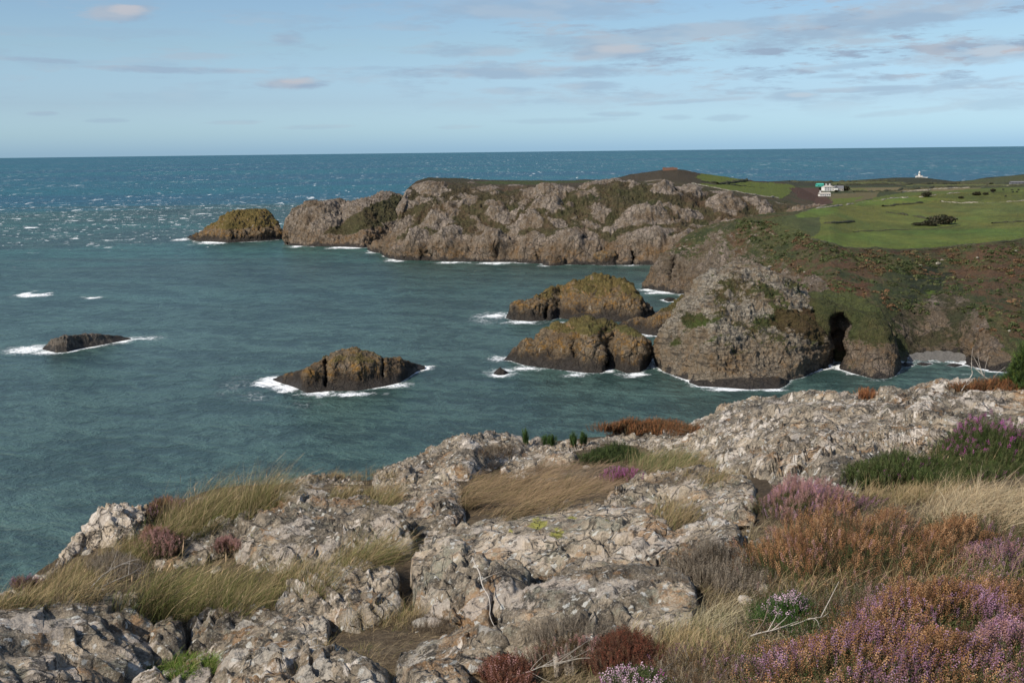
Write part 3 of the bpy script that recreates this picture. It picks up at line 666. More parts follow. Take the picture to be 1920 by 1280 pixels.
island('sea_stack', 'brown three-part islet with wide surf at its left foot, standing alone', 'islet',
    [[(512, 712), (530, 719), (545, 723), (562, 730), (575, 737), (612, 733), (640, 733), (669, 733), (722, 724), (750, 717), (765, 708), (780, 697), (796, 692)],
     [(512, 711, 1), (538, 710, 2), (562, 714, 3), (600, 716, 4), (640, 716, 4), (690, 714, 4), (722, 712, 3), (755, 703, 2), (775, 692, 1.5), (796, 690, 1)],
     [(512, 710.6, 1.5), (547, 702, 4), (573, 699, 6), (600, 690, 8), (614, 693, 8), (622, 684, 7), (660, 680, 10), (700, 682, 9), (718, 690, 7), (745, 688, 8), (770, 688, 5), (796, 688, 2)],
     [(512, 710.3, 2), (547, 699, 6), (560, 697, 8), (573, 693, 9), (590, 683, 12), (604, 673.5, 15), (616, 670, 16), (626, 665, 17), (635, 661, 18), (652, 657.5, 20), (669, 656.6, 21), (696, 660, 20), (712, 667, 16), (718, 672, 14), (744, 671, 14), (757, 676, 12), (770, 681, 9), (780, 682.5, 6), (796, 686.5, 3)]],
    512, 796, M_isl, 0.34, 163, 1.1, amp=.75, vegf=turf(7, 11, 0.5, 10, (0.15, 0.12, 0.035), .7), dents=[(611, 697, 7, 32, 7), (718, 690, 5, 20, 4)])
island('sea_rock', 'long low black rock with pale crest, farthest left in the sea', 'rock',
    [[(80, 655), (105, 661), (125, 660), (144, 655), (184, 648), (219, 641), (245, 636)],
     [(80, 654, .6), (100, 650, 2), (144, 645, 2.5), (190, 640, 2.5), (225, 636, 1.5), (245, 634.6, .5)],
     [(80, 653, 1), (88, 645, 3), (96, 639, 4), (127, 630, 6), (166, 627, 6.5), (192, 629, 5.5), (227, 630, 4), (245, 634, 1)]],
    80, 245, coast_material('black_rock', 0.4, grey=(0.20, 0.18, 0.15), brown=(0.08, 0.065, 0.05), orange_amt=0.1, black_z=3.2, guano=0.3), 0.22, 170, 1.0, amp=.9)
def spitveg(L, z, nz):
    return sstep(z, 8, 13) * 0.8 + 0.3 * fbm(L.P, 8, 3, .5, 3), np.zeros(L.P.shape) + np.array([0.08, 0.075, 0.03]), np.full(z.shape, .5)
island('rock_spit', 'low brown rocky spit reaching left from behind the grey knoll', 'rock',
    [[(1158, 614), (1188, 624), (1234, 630), (1248, 630), (1330, 632)],
     [(1158, 612, 1), (1190, 614, 3), (1234, 615, 4), (1330, 615, 5)],
     [(1158, 611, 1.5), (1170, 606, 4), (1192, 603, 6), (1220, 601, 8), (1234, 596, 10), (1260, 588, 14), (1330, 570, 22)],
     [(1158, 610, 2), (1170, 604, 6), (1192, 600, 9), (1220, 598, 12), (1234, 592, 15), (1252, 581, 20), (1280, 560, 30), (1305, 547, 38), (1330, 540, 42)]],
    1158, 1330, M_isl, 0.4, 180, 1.1, vegf=spitveg)

# ---- cave promontory beside the cove
def cpveg(L, z, nz):
    v = sstep(z, 9, 16) * 0.75 + 0.35 * sstep(nz, .4, .8) + 0.35 * fbm(L.P, 9, 4, .5, 5) - 2 * L.dentf
    t = np.zeros(L.P.shape) + np.array([0.06, 0.065, 0.02]); ta = np.full(z.shape, .55)
    k = in_poly(L.U + 8 * fbm(L.P, 6, 3, .6, 82), L.Vp, [(1515, 540), (1600, 540), (1650, 572), (1650, 590), (1600, 578), (1560, 566), (1520, 562)]); t[k] = (0.10, 0.115, 0.035); ta[k] = .85; v[k] = 1.2
    return v, t, ta
island('rock_promontory', 'green topped promontory pierced by a tall dark sea cave', 'promontory',
    [[(1500, 680), (1535, 689), (1573, 691.5), (1600, 700), (1638, 710), (1660, 710), (1676, 706), (1684, 699), (1690, 690)],
     [(1500, 668, 2), (1535, 670, 3), (1573, 672, 4), (1600, 678, 5), (1640, 684, 6), (1665, 684, 5), (1681, 686, 2), (1690, 686, 1)],
     [(1500, 630, 8), (1540, 635, 8), (1573, 632, 10), (1600, 635, 14), (1640, 640, 14), (1662, 646, 11), (1678, 665, 5), (1690, 684, 2)],
     [(1500, 590, 16), (1540, 594, 15), (1573, 590, 17), (1600, 590, 24), (1640, 605, 24), (1660, 625, 18), (1676, 653, 9), (1690, 683, 3)],
     [(1500, 568, 24), (1540, 566, 28), (1573, 568, 32), (1600, 572, 36), (1625, 580, 36), (1644, 592, 32), (1660, 612, 25), (1676, 648, 12), (1690, 682.5, 4)],
     [(1500, 555, 44), (1522, 553, 50), (1552, 549, 54), (1590, 551, 56), (1617, 561, 52), (1644, 580, 44), (1660, 603, 34), (1671, 632, 22), (1680, 656, 14), (1690, 682, 5)]],
    1500, 1690, M_main, 0.5, 190, 1.1, vegf=cpveg, dents=[(1571, 614, 27, 38, 16), (1567, 652, 20, 46, 22)], back=0.8, amp=0.65)

# ---- the great grey knoll
def kveg(L, z, nz):
    n = fbm(L.P, 10, 4, .55, 15)
    v = 0.20 + 0.8 * n + 0.25 * sstep(nz, 0.5, 0.9)
    led = np.exp(-((L.Vp - (608 + 6 * np.sin(L.U / 30))) / 14) ** 2) * sstep(L.U, 1250, 1290) * sstep(L.U, 1540, 1500)
    v += 0.38 * led
    k = in_poly(L.U + 34 * n, L.Vp + 40 * n, [(1455, 590), (1520, 590), (1545, 640), (1540, 670), (1500, 640), (1450, 625)]); v[k] += .4
    k2 = in_poly(L.U + 10 * n, L.Vp, [(1420, 530), (1440, 540), (1475, 580), (1460, 600), (1435, 570)]); v[k2] += .4
    k3 = in_poly(L.U, L.Vp, [(1300, 610), (1345, 608), (1350, 640), (1330, 655), (1305, 630)]); v[k3] += .15
    t = np.zeros(L.P.shape) + np.array([0.06, 0.075, 0.02]); ta = np.full(z.shape, .4)
    t[k] = (0.095, 0.055, 0.025); ta[k] = .7; t[k3] = (0.08, 0.12, 0.02); ta[k3] = .6
    return v * sstep(z, 7, 12), t, ta
KN = Loft([
    [(1230, 684), (1236, 690), (1245, 697), (1277, 708), (1305, 716), (1333, 724), (1404, 723), (1461, 718), (1475, 714), (1503, 707), (1535, 693), (1550, 683), (1562, 680)],
    [(1230, 680, 1), (1245, 678, 4), (1277, 684, 6), (1305, 690, 7), (1404, 700, 8), (1461, 700, 7), (1475, 694, 4), (1503, 686, 5), (1535, 674, 4), (1562, 676, 2)],
    [(1230, 675, 2), (1245, 645, 10), (1277, 640, 16), (1330, 642, 20), (1404, 645, 24), (1461, 648, 20), (1503, 645, 16), (1535, 645, 10), (1562, 672, 4)],
    [(1230, 671, 3), (1242, 633, 14), (1262, 612, 22), (1300, 612, 30), (1340, 610, 34), (1404, 610, 38), (1461, 606, 36), (1503, 606, 28), (1530, 615, 18), (1550, 650, 10), (1562, 670, 6)],
    [(1230, 669, 4), (1242, 631, 15), (1262, 601, 28), (1300, 575, 44), (1340, 558, 52), (1404, 550, 56), (1461, 560, 52), (1503, 580, 40), (1530, 605, 26), (1550, 645, 13), (1562, 668, 8)],
    [(1230, 668, 5), (1238, 645, 11), (1248, 628, 17), (1262, 602, 30), (1287, 566, 52), (1312, 542, 66), (1337, 519, 78), (1355, 509, 82), (1372, 503.5, 84), (1393, 501, 84), (1422, 506, 82), (1447, 522, 74), (1482, 544, 64), (1510, 561, 54), (1535, 597, 34), (1546, 629, 22), (1555, 655, 14), (1562, 667, 10)],
], 1230, 1562, 1.1, back=0.9, nback=16, sm=9)
tipk = np.clip(KN.P0[..., 2] / 6, 0.15, 1)
A_ = (KN.P @ np.array([[1, 0, 0.18], [0, 1, 0.1], [-0.18, -0.1, 1]]))
J1, J2, JI = worley(A_ * np.array([1, 1, 1.9]) + fbm(A_, 9, 2, .5, 33)[..., None] * 1.5, 4.6, 201)
KN.displace((cliff_relief(KN.P, 0.55, 200, 0.45) + (JI - .5) * 0.7 - np.exp(-(J2 - J1) / .05) * 0.35 + fbm(KN.P * np.array([1, 1, .2]), 5.5, 4, .6, 260, ridged=True) * 1.6 + fbm(KN.P * np.array([.25, .25, 1.6]), 4, 3, .6, 262, ridged=True) * .9) * tipk)
v_, t_, a_ = kveg(KN, KN.P[..., 2], KN.normals()[..., 2])
island('rock_reef', 'low brown reef ledge washed by surf at the foot of the grey knoll', 'reef',
    [[(1292, 717), (1310, 724), (1350, 726), (1404, 730), (1461, 728.5), (1474, 722), (1480, 716)], [(1292, 715, 1), (1320, 717, 2.5), (1404, 720, 3), (1461, 719, 3), (1480, 714, 1)], [(1292, 714, 2), (1320, 713, 4), (1404, 711, 6), (1440, 707, 6), (1461, 709, 5), (1480, 713.5, 2)]],
    1292, 1480, M_isl, 0.3, 210, 1.0, amp=.8)
for i, (cu, cv, w_, h_, lb) in enumerate([(1700, 686, 13, 7, 'dark rock at the left end of the shingle beach'), (1733, 684, 14, 5, 'low black rocks in front of the shingle beach'), (1790, 686, 14, 5, 'dark skerry at the right end of the shingle beach'), (1545, 690, 9, 5, 'small boulder at the mouth of the sea cave')]):
    island('shore_rock', lb, 'rock', [[(cu - w_, cv - 1), (cu, cv + 2), (cu + w_, cv - 1)], [(cu - w_, cv - 2, .8), (cu, cv - h_ * .4, 2), (cu + w_, cv - 2, .8)], [(cu - w_, cv - 2.4, 1.2), (cu - w_ * .3, cv - h_, 3), (cu + w_ * .5, cv - h_ * .7, 3), (cu + w_, cv - 2.4, 1.2)]],
           cu - w_, cu + w_, M_isl, 0.22, 220 + i, 0.8, amp=.8)
o = KN.build('rock_knoll', M_knoll, finish_attrs(KN, v_, t_, a_)); shore(KN)
tag(o, 'tall grey jointed rock knoll rising from the sea in front of the heath slope', 'rock knoll')

# ================================================================== the sea
CP = np.concatenate(COAST); kd = kdtree.KDTree(len(CP))
for i, p in enumerate(CP): kd.insert((p[0], p[1], 0), i)
kd.balance()
# wide ring for everything to the horizon, polar round the viewpoint's foot
dep = np.concatenate([np.geomspace(0.136, 0.9, 60)[:-1], np.arange(0.9, 13.0, 0.045), np.arange(13, 34, 0.25)])
dep = np.radians(dep); aza = np.radians(np.concatenate([np.arange(-60, -27, 0.6), np.arange(-27, 27, 0.075), np.arange(27, 60, 0.6)]))
R = EYE / np.tan(dep)[:, None]
SX = R * np.sin(aza)[None]; SY = R * np.cos(aza)[None]
SP = np.stack([SX, SY, np.zeros_like(SX)], -1)
foam = np.zeros(SX.shape)
near = (R[:, 0] > 380) & (R[:, 0] < 1500)
fn = fbm(SP, 26, 3, .55, 300); fn2 = fbm(SP, 7, 3, .6, 301)
bb = (SX > -620) & (SX < 560) & near[:, None]
for i, j in np.argwhere(bb):
    d = kd.find((SX[i, j], SY[i, j], 0))[2]
    if d < 40:
        wide = 1.5 + 5.0 * max(0, fn[i, j] + 0.05)
        foam[i, j] = max(0.0, (0.62 + 0.5 * fn[i, j]) * (1.25 - d / wide)) if d < wide * 1.4 else 0
def foam_patch(u, v, ru, rv, st=1.0, tilt=0.0, seed=0):
    """a patch of surf lying on the water, ru/rv its half size as it is seen there, turned into metres on the sea"""
    global foam
    d0 = float(sea_d(u, v)); c = at(u, v, d0).ravel()
    rx = ru / FPX * d0; ry = max(abs(float(sea_d(u, v - rv)) - d0), 1.0)
    ax = SX - c[0]; ay = SY - c[1] - ax * tilt * ry / rx - ax * c[0] / c[1] * 0
    q = np.sqrt((ax / rx) ** 2 + (ay / ry) ** 2)
    k = st * np.clip(1.3 - q * .95 + 0.55 * fn2 + 0.3 * fn, 0, 1.2)
    foam = np.maximum(foam, np.where(q < 1.7, k, 0))
for a in [(55, 655, 48, 9, .9), (85, 660, 40, 5, .8), (270, 634, 50, 5, .6), (225, 640, 26, 6, .7), (62, 553, 42, 4, 1.2), (50, 550, 14, 5, 1.2), (172, 558, 26, 2.4, 1.1),
          (510, 716, 30, 10, 1.1), (545, 727, 34, 8, 1.15), (600, 738, 40, 6, 1.0), (660, 739, 60, 5, .9), (740, 722, 40, 6, .8), (795, 690, 14, 5, .9), (480, 745, 40, 14, .34), (440, 722, 40, 20, .25), (560, 758, 60, 10, .25),
          (940, 700, 28, 9, .95), (935, 672, 22, 7, .6), (990, 690, 40, 5, .7), (1080, 703, 30, 5, .6), (1190, 702, 32, 6, 1.0), (1222, 685, 10, 8, .8), (1140, 695, 14, 4, .8),
          (925, 592, 34, 6, .8), (980, 604, 40, 4, .9), (905, 600, 30, 10, .35), (1050, 606, 20, 4, .6), (1330, 722, 34, 5, 1.0), (1380, 729, 50, 4, .9), (1450, 731, 30, 3, .7), (1265, 702, 10, 4, .8),
          (1215, 543, 22, 3, .9), (1240, 548, 36, 4, 1.0), (1215, 536, 24, 6, .4), (1285, 553, 20, 3, .7), (1270, 562, 10, 3, .8), (745, 487, 26, 4, 1.1), (700, 474, 16, 3, .6), (650, 464, 34, 2.5, 1.0), (560, 461, 22, 3, .9),
          (345, 449, 20, 3, .8), (400, 455, 40, 3.5, 1.1), (470, 452, 40, 2.5, .6), (850, 492, 40, 2, .9), (935, 493, 40, 2.5, 1.0), (1020, 498, 14, 2, .9), (1180, 498, 30, 1.5, .7),
          (1215, 629, 24, 3, .7), (1160, 612, 16, 3, .5), (1600, 700, 22, 3, .6), (1550, 690, 14, 3, .5), (1720, 684, 26, 2, .5), (1800, 702, 30, 3, .4), (1640, 713, 26, 2, .4)]:
    foam_patch(*a)
EDGE = sstep(np.radians(0.9), np.radians(0.5), dep)[:, None] * np.ones_like(SX)
m_sea, nt = material('sea_water')
pos = nt.n('ShaderNodeNewGeometry').outputs['Position']
px, py, pz = nt.xyz(pos)[:3]
dist = nt.m('SQRT', nt.m('ADD', nt.m('MULTIPLY', px, px), nt.m('MULTIPLY', py, py)))
# waves run from the left towards the bay
wvec = nt.map(pos, (1, 1, 1), (0, 0, 0.35))
w1 = nt.noise(nt.map(wvec, (0.018, 0.035, 1)), 1.0, 3, 0.5)
w2 = nt.noise(nt.map(wvec, (0.10, 0.13, 1)), 1.0, 5, 0.62, 0.5)
w3 = nt.noise(nt.map(wvec, (0.42, 0.40, 1)), 1.0, 5, 0.68, 0.4)
h = nt.m('ADD', nt.m('MULTIPLY', w1, 3.0), nt.m('ADD', nt.m('MULTIPLY', w2, 2.6), nt.m('MULTIPLY', w3, 1.15)))
nrm = nt.bump(h, 1.0, 1.25)
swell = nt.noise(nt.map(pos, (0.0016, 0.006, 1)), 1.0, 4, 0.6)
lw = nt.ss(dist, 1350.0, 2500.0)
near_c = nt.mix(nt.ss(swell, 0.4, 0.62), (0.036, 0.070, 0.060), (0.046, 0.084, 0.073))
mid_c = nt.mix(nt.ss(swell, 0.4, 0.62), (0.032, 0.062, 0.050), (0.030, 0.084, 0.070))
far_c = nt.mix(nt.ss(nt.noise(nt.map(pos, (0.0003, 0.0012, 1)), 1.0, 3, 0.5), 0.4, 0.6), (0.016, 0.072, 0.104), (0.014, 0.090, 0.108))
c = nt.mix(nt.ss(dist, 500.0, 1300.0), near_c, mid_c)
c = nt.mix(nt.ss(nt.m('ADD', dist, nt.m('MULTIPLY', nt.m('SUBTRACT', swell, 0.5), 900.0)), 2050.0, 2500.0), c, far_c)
c = nt.mix(nt.ss(nt.m('ADD', nt.m('MULTIPLY', w3, .2), nt.m('ADD', nt.m('MULTIPLY', w2, .45), nt.m('MULTIPLY', w1, .35))), 0.44, 0.56), nt.mix(1.0, c, (0.64, 0.68, 0.69), 'MULTIPLY'), nt.mix(1.0, c, (1.38, 1.35, 1.33), 'MULTIPLY'))  # lighter and darker waves: facet shading and sky reflection painted into the colour
# foam round the rocks
fa = nt.attr('foam')
fnz = nt.m('ADD', nt.m('MULTIPLY', nt.noise(pos, 0.28, 5, 0.7, 1.2), 0.6), nt.m('MULTIPLY', nt.noise(pos, 1.1, 4, 0.7), 0.4))
fm = nt.ss(nt.m('ADD', fa, nt.m('MULTIPLY', nt.m('SUBTRACT', fnz, 0.5), 2.3)), 0.42, 0.85)
fm = nt.m('MULTIPLY', fm, nt.ss(fa, 0.02, 0.2))
lw_ = nt.n('ShaderNodeVectorMath', {0: pos, 1: nt.n('ShaderNodeVectorMath', {0: nt.noise(pos, 0.2, 4, 0.6, out=1), 'Scale': 9.0}, operation='SCALE').outputs[0]}, operation='ADD').outputs[0]
lace = nt.m('MULTIPLY', nt.ss(nt.vor(nt.map(lw_, (1, .6, 1)), 0.30), 0.14, 0.02), nt.m('MULTIPLY', nt.ss(fa, 0.08, 0.6), nt.ss(fnz, 0.38, 0.58)))
fm = nt.m('MAXIMUM', fm, nt.m('MULTIPLY', lace, 0.75))
# whitecaps: short crests, thick in the race off the headland; longer trains far out
def caps(sx, sy, seed, lo, hi, d0, d1, d2, d3, boost=0.0, bmask=None):
    a = nt.noise(nt.map(pos, (sx, sy, 1), loc=(seed, seed * 2, 0)), 1.0, 4, 0.58, 0.6)
    b_ = nt.noise(nt.map(pos, (sx * .12, sy * .12, 1), loc=(seed, seed, 0)), 1.0, 3, 0.5)
    a = nt.m('ADD', nt.m('MULTIPLY', a, 0.84), nt.m('MULTIPLY', b_, 0.16))
    if bmask is not None: a = nt.m('ADD', a, nt.m('MULTIPLY', bmask, boost))
    w_ = nt.m('MULTIPLY', nt.ss(dist, d0, d1), nt.ss(dist, d3, d2))
    return nt.m('MULTIPLY', nt.ss(a, lo, hi), w_)
race = nt.m('MULTIPLY', nt.ss(dist, 1100.0, 1450.0), nt.ss(dist, 3400.0, 2300.0))
race = nt.m('MULTIPLY', race, nt.ss(px, 500.0, -100.0))
cap = caps(0.05, 0.030, 3, 0.655, 0.70, 850.0, 1700.0, 2200.0, 2900.0, 0.045, race)
cap = nt.m('MAXIMUM', cap, caps(0.13, 0.07, 7, 0.668, 0.71, 850.0, 1500.0, 1900.0, 2600.0, 0.055, race))
cap = nt.m('MAXIMUM', cap, caps(0.075, 0.018, 11, 0.628, 0.68, 1800.0, 2400.0, 3800.0, 4800.0, 0.025, race))
cap = nt.m('MAXIMUM', cap, nt.m('MULTIPLY', caps(0.06, 0.0075, 17, 0.60, 0.68, 3300.0, 4200.0, 7500.0, 9500.0), 0.75))
cap = nt.m('MAXIMUM', cap, nt.m('MULTIPLY', caps(0.035, 0.0022, 23, 0.598, 0.69, 6500.0, 9000.0, 18000.0, 28000.0), 0.5))
cap = nt.m('MAXIMUM', cap, nt.m('MULTIPLY', caps(0.25, 0.30, 31, 0.73, 0.76, 250.0, 400.0, 900.0, 1100.0), 0.5))
fo = nt.m('MAXIMUM', fm, cap)
c = nt.mix(fo, c, (0.80, 0.82, 0.82))
rough = nt.m('ADD', nt.m('ADD', 0.30, nt.m('MULTIPLY', nt.ss(dist, 300.0, 2500.0), 0.10)), nt.m('MULTIPLY', fo, 0.4))
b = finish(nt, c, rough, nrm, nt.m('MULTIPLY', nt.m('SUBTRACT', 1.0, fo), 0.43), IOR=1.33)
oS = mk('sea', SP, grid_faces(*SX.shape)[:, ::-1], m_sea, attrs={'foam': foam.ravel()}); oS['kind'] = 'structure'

# ================================================================== the foreground outcrop
GR = [
    [(-260, 2000), (2200, 2000)],
    [(-260, 1460), (2200, 1460)],
    [(-260, 1400), (2200, 1280)],
    [(-260, 1330), (0, 1240), (960, 1130), (2200, 1130)],
    [(-260, 1280), (0, 1165), (200, 1100), (400, 1040), (700, 1000), (960, 1000), (1500, 1000), (2200, 1000)],
    [(-260, 1250), (0, 1125), (100, 1080), (200, 1010), (300, 965), (420, 930), (560, 915), (960, 905), (1500, 900), (2200, 890)],
    [(-260, 1236), (0, 1112), (60, 1085), (100, 1064), (180, 1000), (290, 952), (400, 912), (540, 900), (700, 900), (860, 852), (980, 836), (1150, 818), (1300, 808), (1440, 772), (1700, 750), (1920, 742), (2200, 742)]]
GD = [[(-260, 1.75), (2200, 1.6)],
      [(-260, 3.0), (960, 2.7), (2200, 2.4)],
      [(-260, 4.4), (400, 4.3), (960, 4.0), (1600, 3.45), (2200, 3.2)],
      [(-260, 5.6), (0, 6.2), (400, 6.2), (960, 5.7), (1500, 4.9), (2200, 4.3)],
      [(-260, 6.3), (0, 7.2), (200, 7.7), (400, 8.4), (700, 8.4), (960, 7.7), (1500, 6.3), (2200, 5.7)],
      [(-260, 6.8), (0, 7.9), (200, 9.3), (420, 10.4), (700, 10.6), (960, 10.6), (1500, 8.8), (1800, 8.2), (2200, 7.8)],
      [(-260, 7.1), (0, 8.2), (100, 8.9), (180, 9.6), (290, 10.4), (400, 11.2), (540, 11.8), (700, 12.3), (860, 13.2), (980, 13.8), (1150, 14.4), (1300, 15), (1440, 16), (1700, 15), (1920, 13.5), (2200, 12)]]
def gfoot(u, v): return np.interp(u, *zip(*GD[0]))
us_ = np.arange(-900, 3001, 20.0)
rows = []
d0_ = np.interp(us_, *zip(*GD[0]))
for r, g in zip(GR, GD):
    rows.append(np.stack([us_, np.interp(us_, *zip(*r)), np.interp(us_, *zip(*g)) - d0_], -1))
G = Loft(rows, -900, 3000, 4.5, foot_d=gfoot, back=0.75, nback=30, low=-100.0, sm=12, bexp=1.0)
nearn = (fbm(G.P, 0.9, 4, .5, 400) * 0.07 + fbm(G.P, 0.16, 3, .5, 401) * 0.018)
G.P[..., 2] += nearn
# beyond the outcrop the cliff drops to the sea
m_soil, nt = material('peat_soil')
pos = nt.n('ShaderNodeNewGeometry').outputs['Position']
n1 = nt.noise(pos, 1.3, 6, 0.65); n2 = nt.noise(pos, 14, 6, 0.7); n3 = nt.noise(nt.map(pos, (30, 90, 60), (0, 0, 0.5)), 1.0, 4, 0.6)
c = nt.ramp(nt.m('ADD', nt.m('MULTIPLY', n1, 0.4), nt.m('ADD', nt.m('MULTIPLY', n2, 0.35), nt.m('MULTIPLY', n3, 0.25))), [(0.38, (0.030, 0.022, 0.015)), (0.5, (0.085, 0.062, 0.038)), (0.6, (0.17, 0.13, 0.08)), (0.7, (0.24, 0.20, 0.14))])
finish(nt, c, 0.95, nt.bump(nt.m('ADD', nt.m('MULTIPLY', n2, 0.7), nt.m('MULTIPLY', n3, 0.3)), 1.0, 0.05), 0.15)
oG = G.build('ground', m_soil); oG['kind'] = 'structure'

FU0, FV0, FS = -900, 690, 2.5
fgu = np.arange(FU0, 3000, FS); fgv = np.arange(FV0, 1460, FS)
def raster(L):
    out = np.full((len(fgv), len(fgu)), np.inf)
    for i, u in enumerate(fgu):
        if u < L.us[0] or u > L.us[-1]: continue
        ci = min((u - L.us[0]) / (L.us[1] - L.us[0]), len(L.us) - 1.001); k = int(ci)
        V = L.V[:, k]; D = L.D[:, k]
        ok = (fgv <= V[0]) & (fgv >= V[-1])
        out[ok, i] = np.interp(-fgv[ok], -V, D)
    return out
GDR = raster(G)
# hold the skyline depth above the skyline, so that rocks standing there have a base
GEX = GDR.copy()
for i in range(GEX.shape[1]):
    c_ = GEX[:, i]; k = np.argmax(np.isfinite(c_)); c_[:k] = c_[k] if np.isfinite(c_[k]) else 12
    c_[~np.isfinite(c_)] = c_[np.isfinite(c_)][-1] if np.isfinite(c_).any() else 12
RK = np.full(GDR.shape, np.inf)
def dgr(u, v, R_=None):
    R_ = GEX if R_ is None else R_
    i = np.clip(((np.asarray(u) - FU0) / FS), 0, R_.shape[1] - 1).astype(int); j = np.clip(((np.asarray(v) - FV0) / FS), 0, R_.shape[0] - 1).astype(int)
    return R_[j, i]

# ---- lichen covered rock
def rock_material(name, tone=1.0, pink=0.5, grey=0.5, strata=1.0):
    m, nt = material(name)
    pos = nt.n('ShaderNodeNewGeometry').outputs['Position']
    wp = nt.n('ShaderNodeVectorMath', {0: pos, 1: nt.n('ShaderNodeVectorMath', {0: nt.noise(pos, 2.2, 4, 0.6, out=1), 'Scale': 0.30}, operation='SCALE').outputs[0]}, operation='ADD').outputs[0]
    sv = nt.map(wp, (1, 1, 1), (0.35, 0.25, 0.62))
    st = nt.noise(nt.map(sv, (15.0, 1.5, 13.0)), 1.0, 7, 0.66, 0.3)
    st2 = nt.noise(nt.map(sv, (46.0, 7.0, 40.0)), 1.0, 5, 0.65)
    n0 = nt.noise(pos, 0.8, 5, 0.6); n1 = nt.noise(pos, 4.5, 8, 0.68); n2 = nt.noise(pos, 26, 6, 0.72); n3 = nt.noise(pos, 90, 4, 0.7)
    f = nt.m('ADD', nt.m('ADD', nt.m('MULTIPLY', st, 0.42 * strata), nt.m('MULTIPLY', n1, 0.58 - 0.42 * strata + 0.1)), nt.m('ADD', nt.m('MULTIPLY', n2, 0.2), nt.m('MULTIPLY', nt.m('SUBTRACT', n0, 0.38), 0.42)))
    t = tone
    c = nt.ramp(f, [(0.385, (0.05 * t, 0.042 * t, 0.032 * t)), (0.45, (0.145 * t, 0.12 * t, 0.088 * t)), (0.51, (0.28 * t, 0.23 * t, 0.168 * t)), (0.57, (0.41 * t, 0.335 * t, 0.25 * t)), (0.67, (0.56 * t, 0.49 * t, 0.41 * t))])
    # rusty stains
    r_ = nt.noise(pos, 2.6, 6, 0.7, 0.6)
    c = nt.mix(nt.m('MULTIPLY', nt.ss(r_, 0.52, 0.62), 0.65), c, nt.mix(n2, (0.40, 0.22, 0.09), (0.20, 0.11, 0.05)))
    # grey green crust lichen
    g_ = nt.m('ADD', nt.m('MULTIPLY', nt.noise(pos, 3.1, 6, 0.7, 0.4), 0.65), nt.m('MULTIPLY', n2, 0.35))
    c = nt.mix(nt.m('MULTIPLY', nt.ss(g_, 0.52, 0.60), 0.7 * grey * 1.3), c, nt.mix(n2, (0.20, 0.195, 0.13), (0.27, 0.27, 0.22)))
    # round crusts, pale and pinkish
    vd = nt.vor(wp, 4.5, 'SMOOTH_F1'); vc = nt.vor(wp, 4.5, 'F1', 1)
    pick = nt.xyz(vc)[0]
    crust = nt.m('MULTIPLY', nt.ss(nt.m('ADD', vd, nt.m('MULTIPLY', nt.m('SUBTRACT', n2, 0.5), 0.5)), 0.46, 0.36), nt.ss(pick, 0.55, 0.6))
    c = nt.mix(nt.m('MULTIPLY', crust, 0.75), c, nt.mix(pink, (0.42, 0.42, 0.37), (0.46, 0.365, 0.30)))
    vd2 = nt.vor(wp, 21.0, 'F1'); vc2 = nt.vor(wp, 21.0, 'F1', 1)
    cr2 = nt.m('MULTIPLY', nt.ss(nt.m('ADD', vd2, nt.m('MULTIPLY', nt.m('SUBTRACT', n3, 0.5), 0.6)), 0.42, 0.3), nt.ss(nt.xyz(vc2)[1], 0.72, 0.76))
    c = nt.mix(nt.m('MULTIPLY', cr2, 0.8), c, (0.55, 0.545, 0.50))
    # black lichen
    b_ = nt.m('ADD', nt.m('MULTIPLY', nt.noise(wp, 5.5, 7, 0.75, 0.5), 0.6), nt.m('MULTIPLY', n2, 0.4))
    c = nt.mix(nt.m('MULTIPLY', nt.ss(b_, 0.515, 0.565), 0.85), c, (0.032, 0.029, 0.026))
    c = nt.mix(nt.m('MULTIPLY', nt.ss(n3, 0.56, 0.68), 0.6), c, (0.055, 0.048, 0.04))
    c = nt.mix(nt.m('MULTIPLY', nt.ss(n3, 0.46, 0.36), 0.35), c, (0.6, 0.55, 0.48))
    c = nt.mix(nt.m('MULTIPLY', nt.ss(st2, 0.40, 0.30), 0.55 * strata), c, (0.06, 0.05, 0.042))
    # yellow map lichen where it grows
    ya = nt.attr('yellow')
    c = nt.mix(nt.ss(nt.m('ADD', ya, nt.m('MULTIPLY', nt.m('SUBTRACT', nt.m('ADD', nt.m('MULTIPLY', n1, .5), nt.m('MULTIPLY', n2, .5)), 0.5), 4.2)), 0.45, 0.75), c, nt.mix(n2, (0.34, 0.31, 0.05), (0.22, 0.22, 0.08)))
    # cracks
    e1 = nt.vor(wp, 1.25); e2 = nt.vor(nt.map(wp, (1, 1, 1), (.3, .5, .2)), 3.4)
    ck = nt.m('MAXIMUM', nt.ss(e1, 0.022, 0.004), nt.m('MULTIPLY', nt.m('MULTIPLY', nt.ss(e2, 0.03, 0.005), nt.ss(n0, .45, .55)), 0.8))
    c = nt.mix(nt.m('MULTIPLY', ck, nt.m('MULTIPLY', nt.ss(n0, 0.50, 0.60), 0.5)), c, (0.028, 0.023, 0.018))
    if strata > .9:     # long quartz streaks along the layering
        qz = nt.noise(nt.map(sv, (6.5, 0.75, 6.0), loc=(3, 1, 0)), 1.0, 4, 0.55, 0.2)
        c = nt.mix(nt.m('MULTIPLY', nt.ss(qz, 0.585, 0.63), nt.ss(n2, 0.35, 0.55)), c, (0.64, 0.57, 0.49))
    h = nt.m('SUBTRACT', nt.m('ADD', nt.m('ADD', nt.m('MULTIPLY', n1, 0.45), nt.m('MULTIPLY', st, 1.0 * strata)), nt.m('ADD', nt.m('MULTIPLY', n2, 0.35), nt.m('ADD', nt.m('MULTIPLY', n3, 0.10), nt.m('MULTIPLY', st2, 0.25 * strata)))), nt.m('MULTIPLY', ck, 0.45))
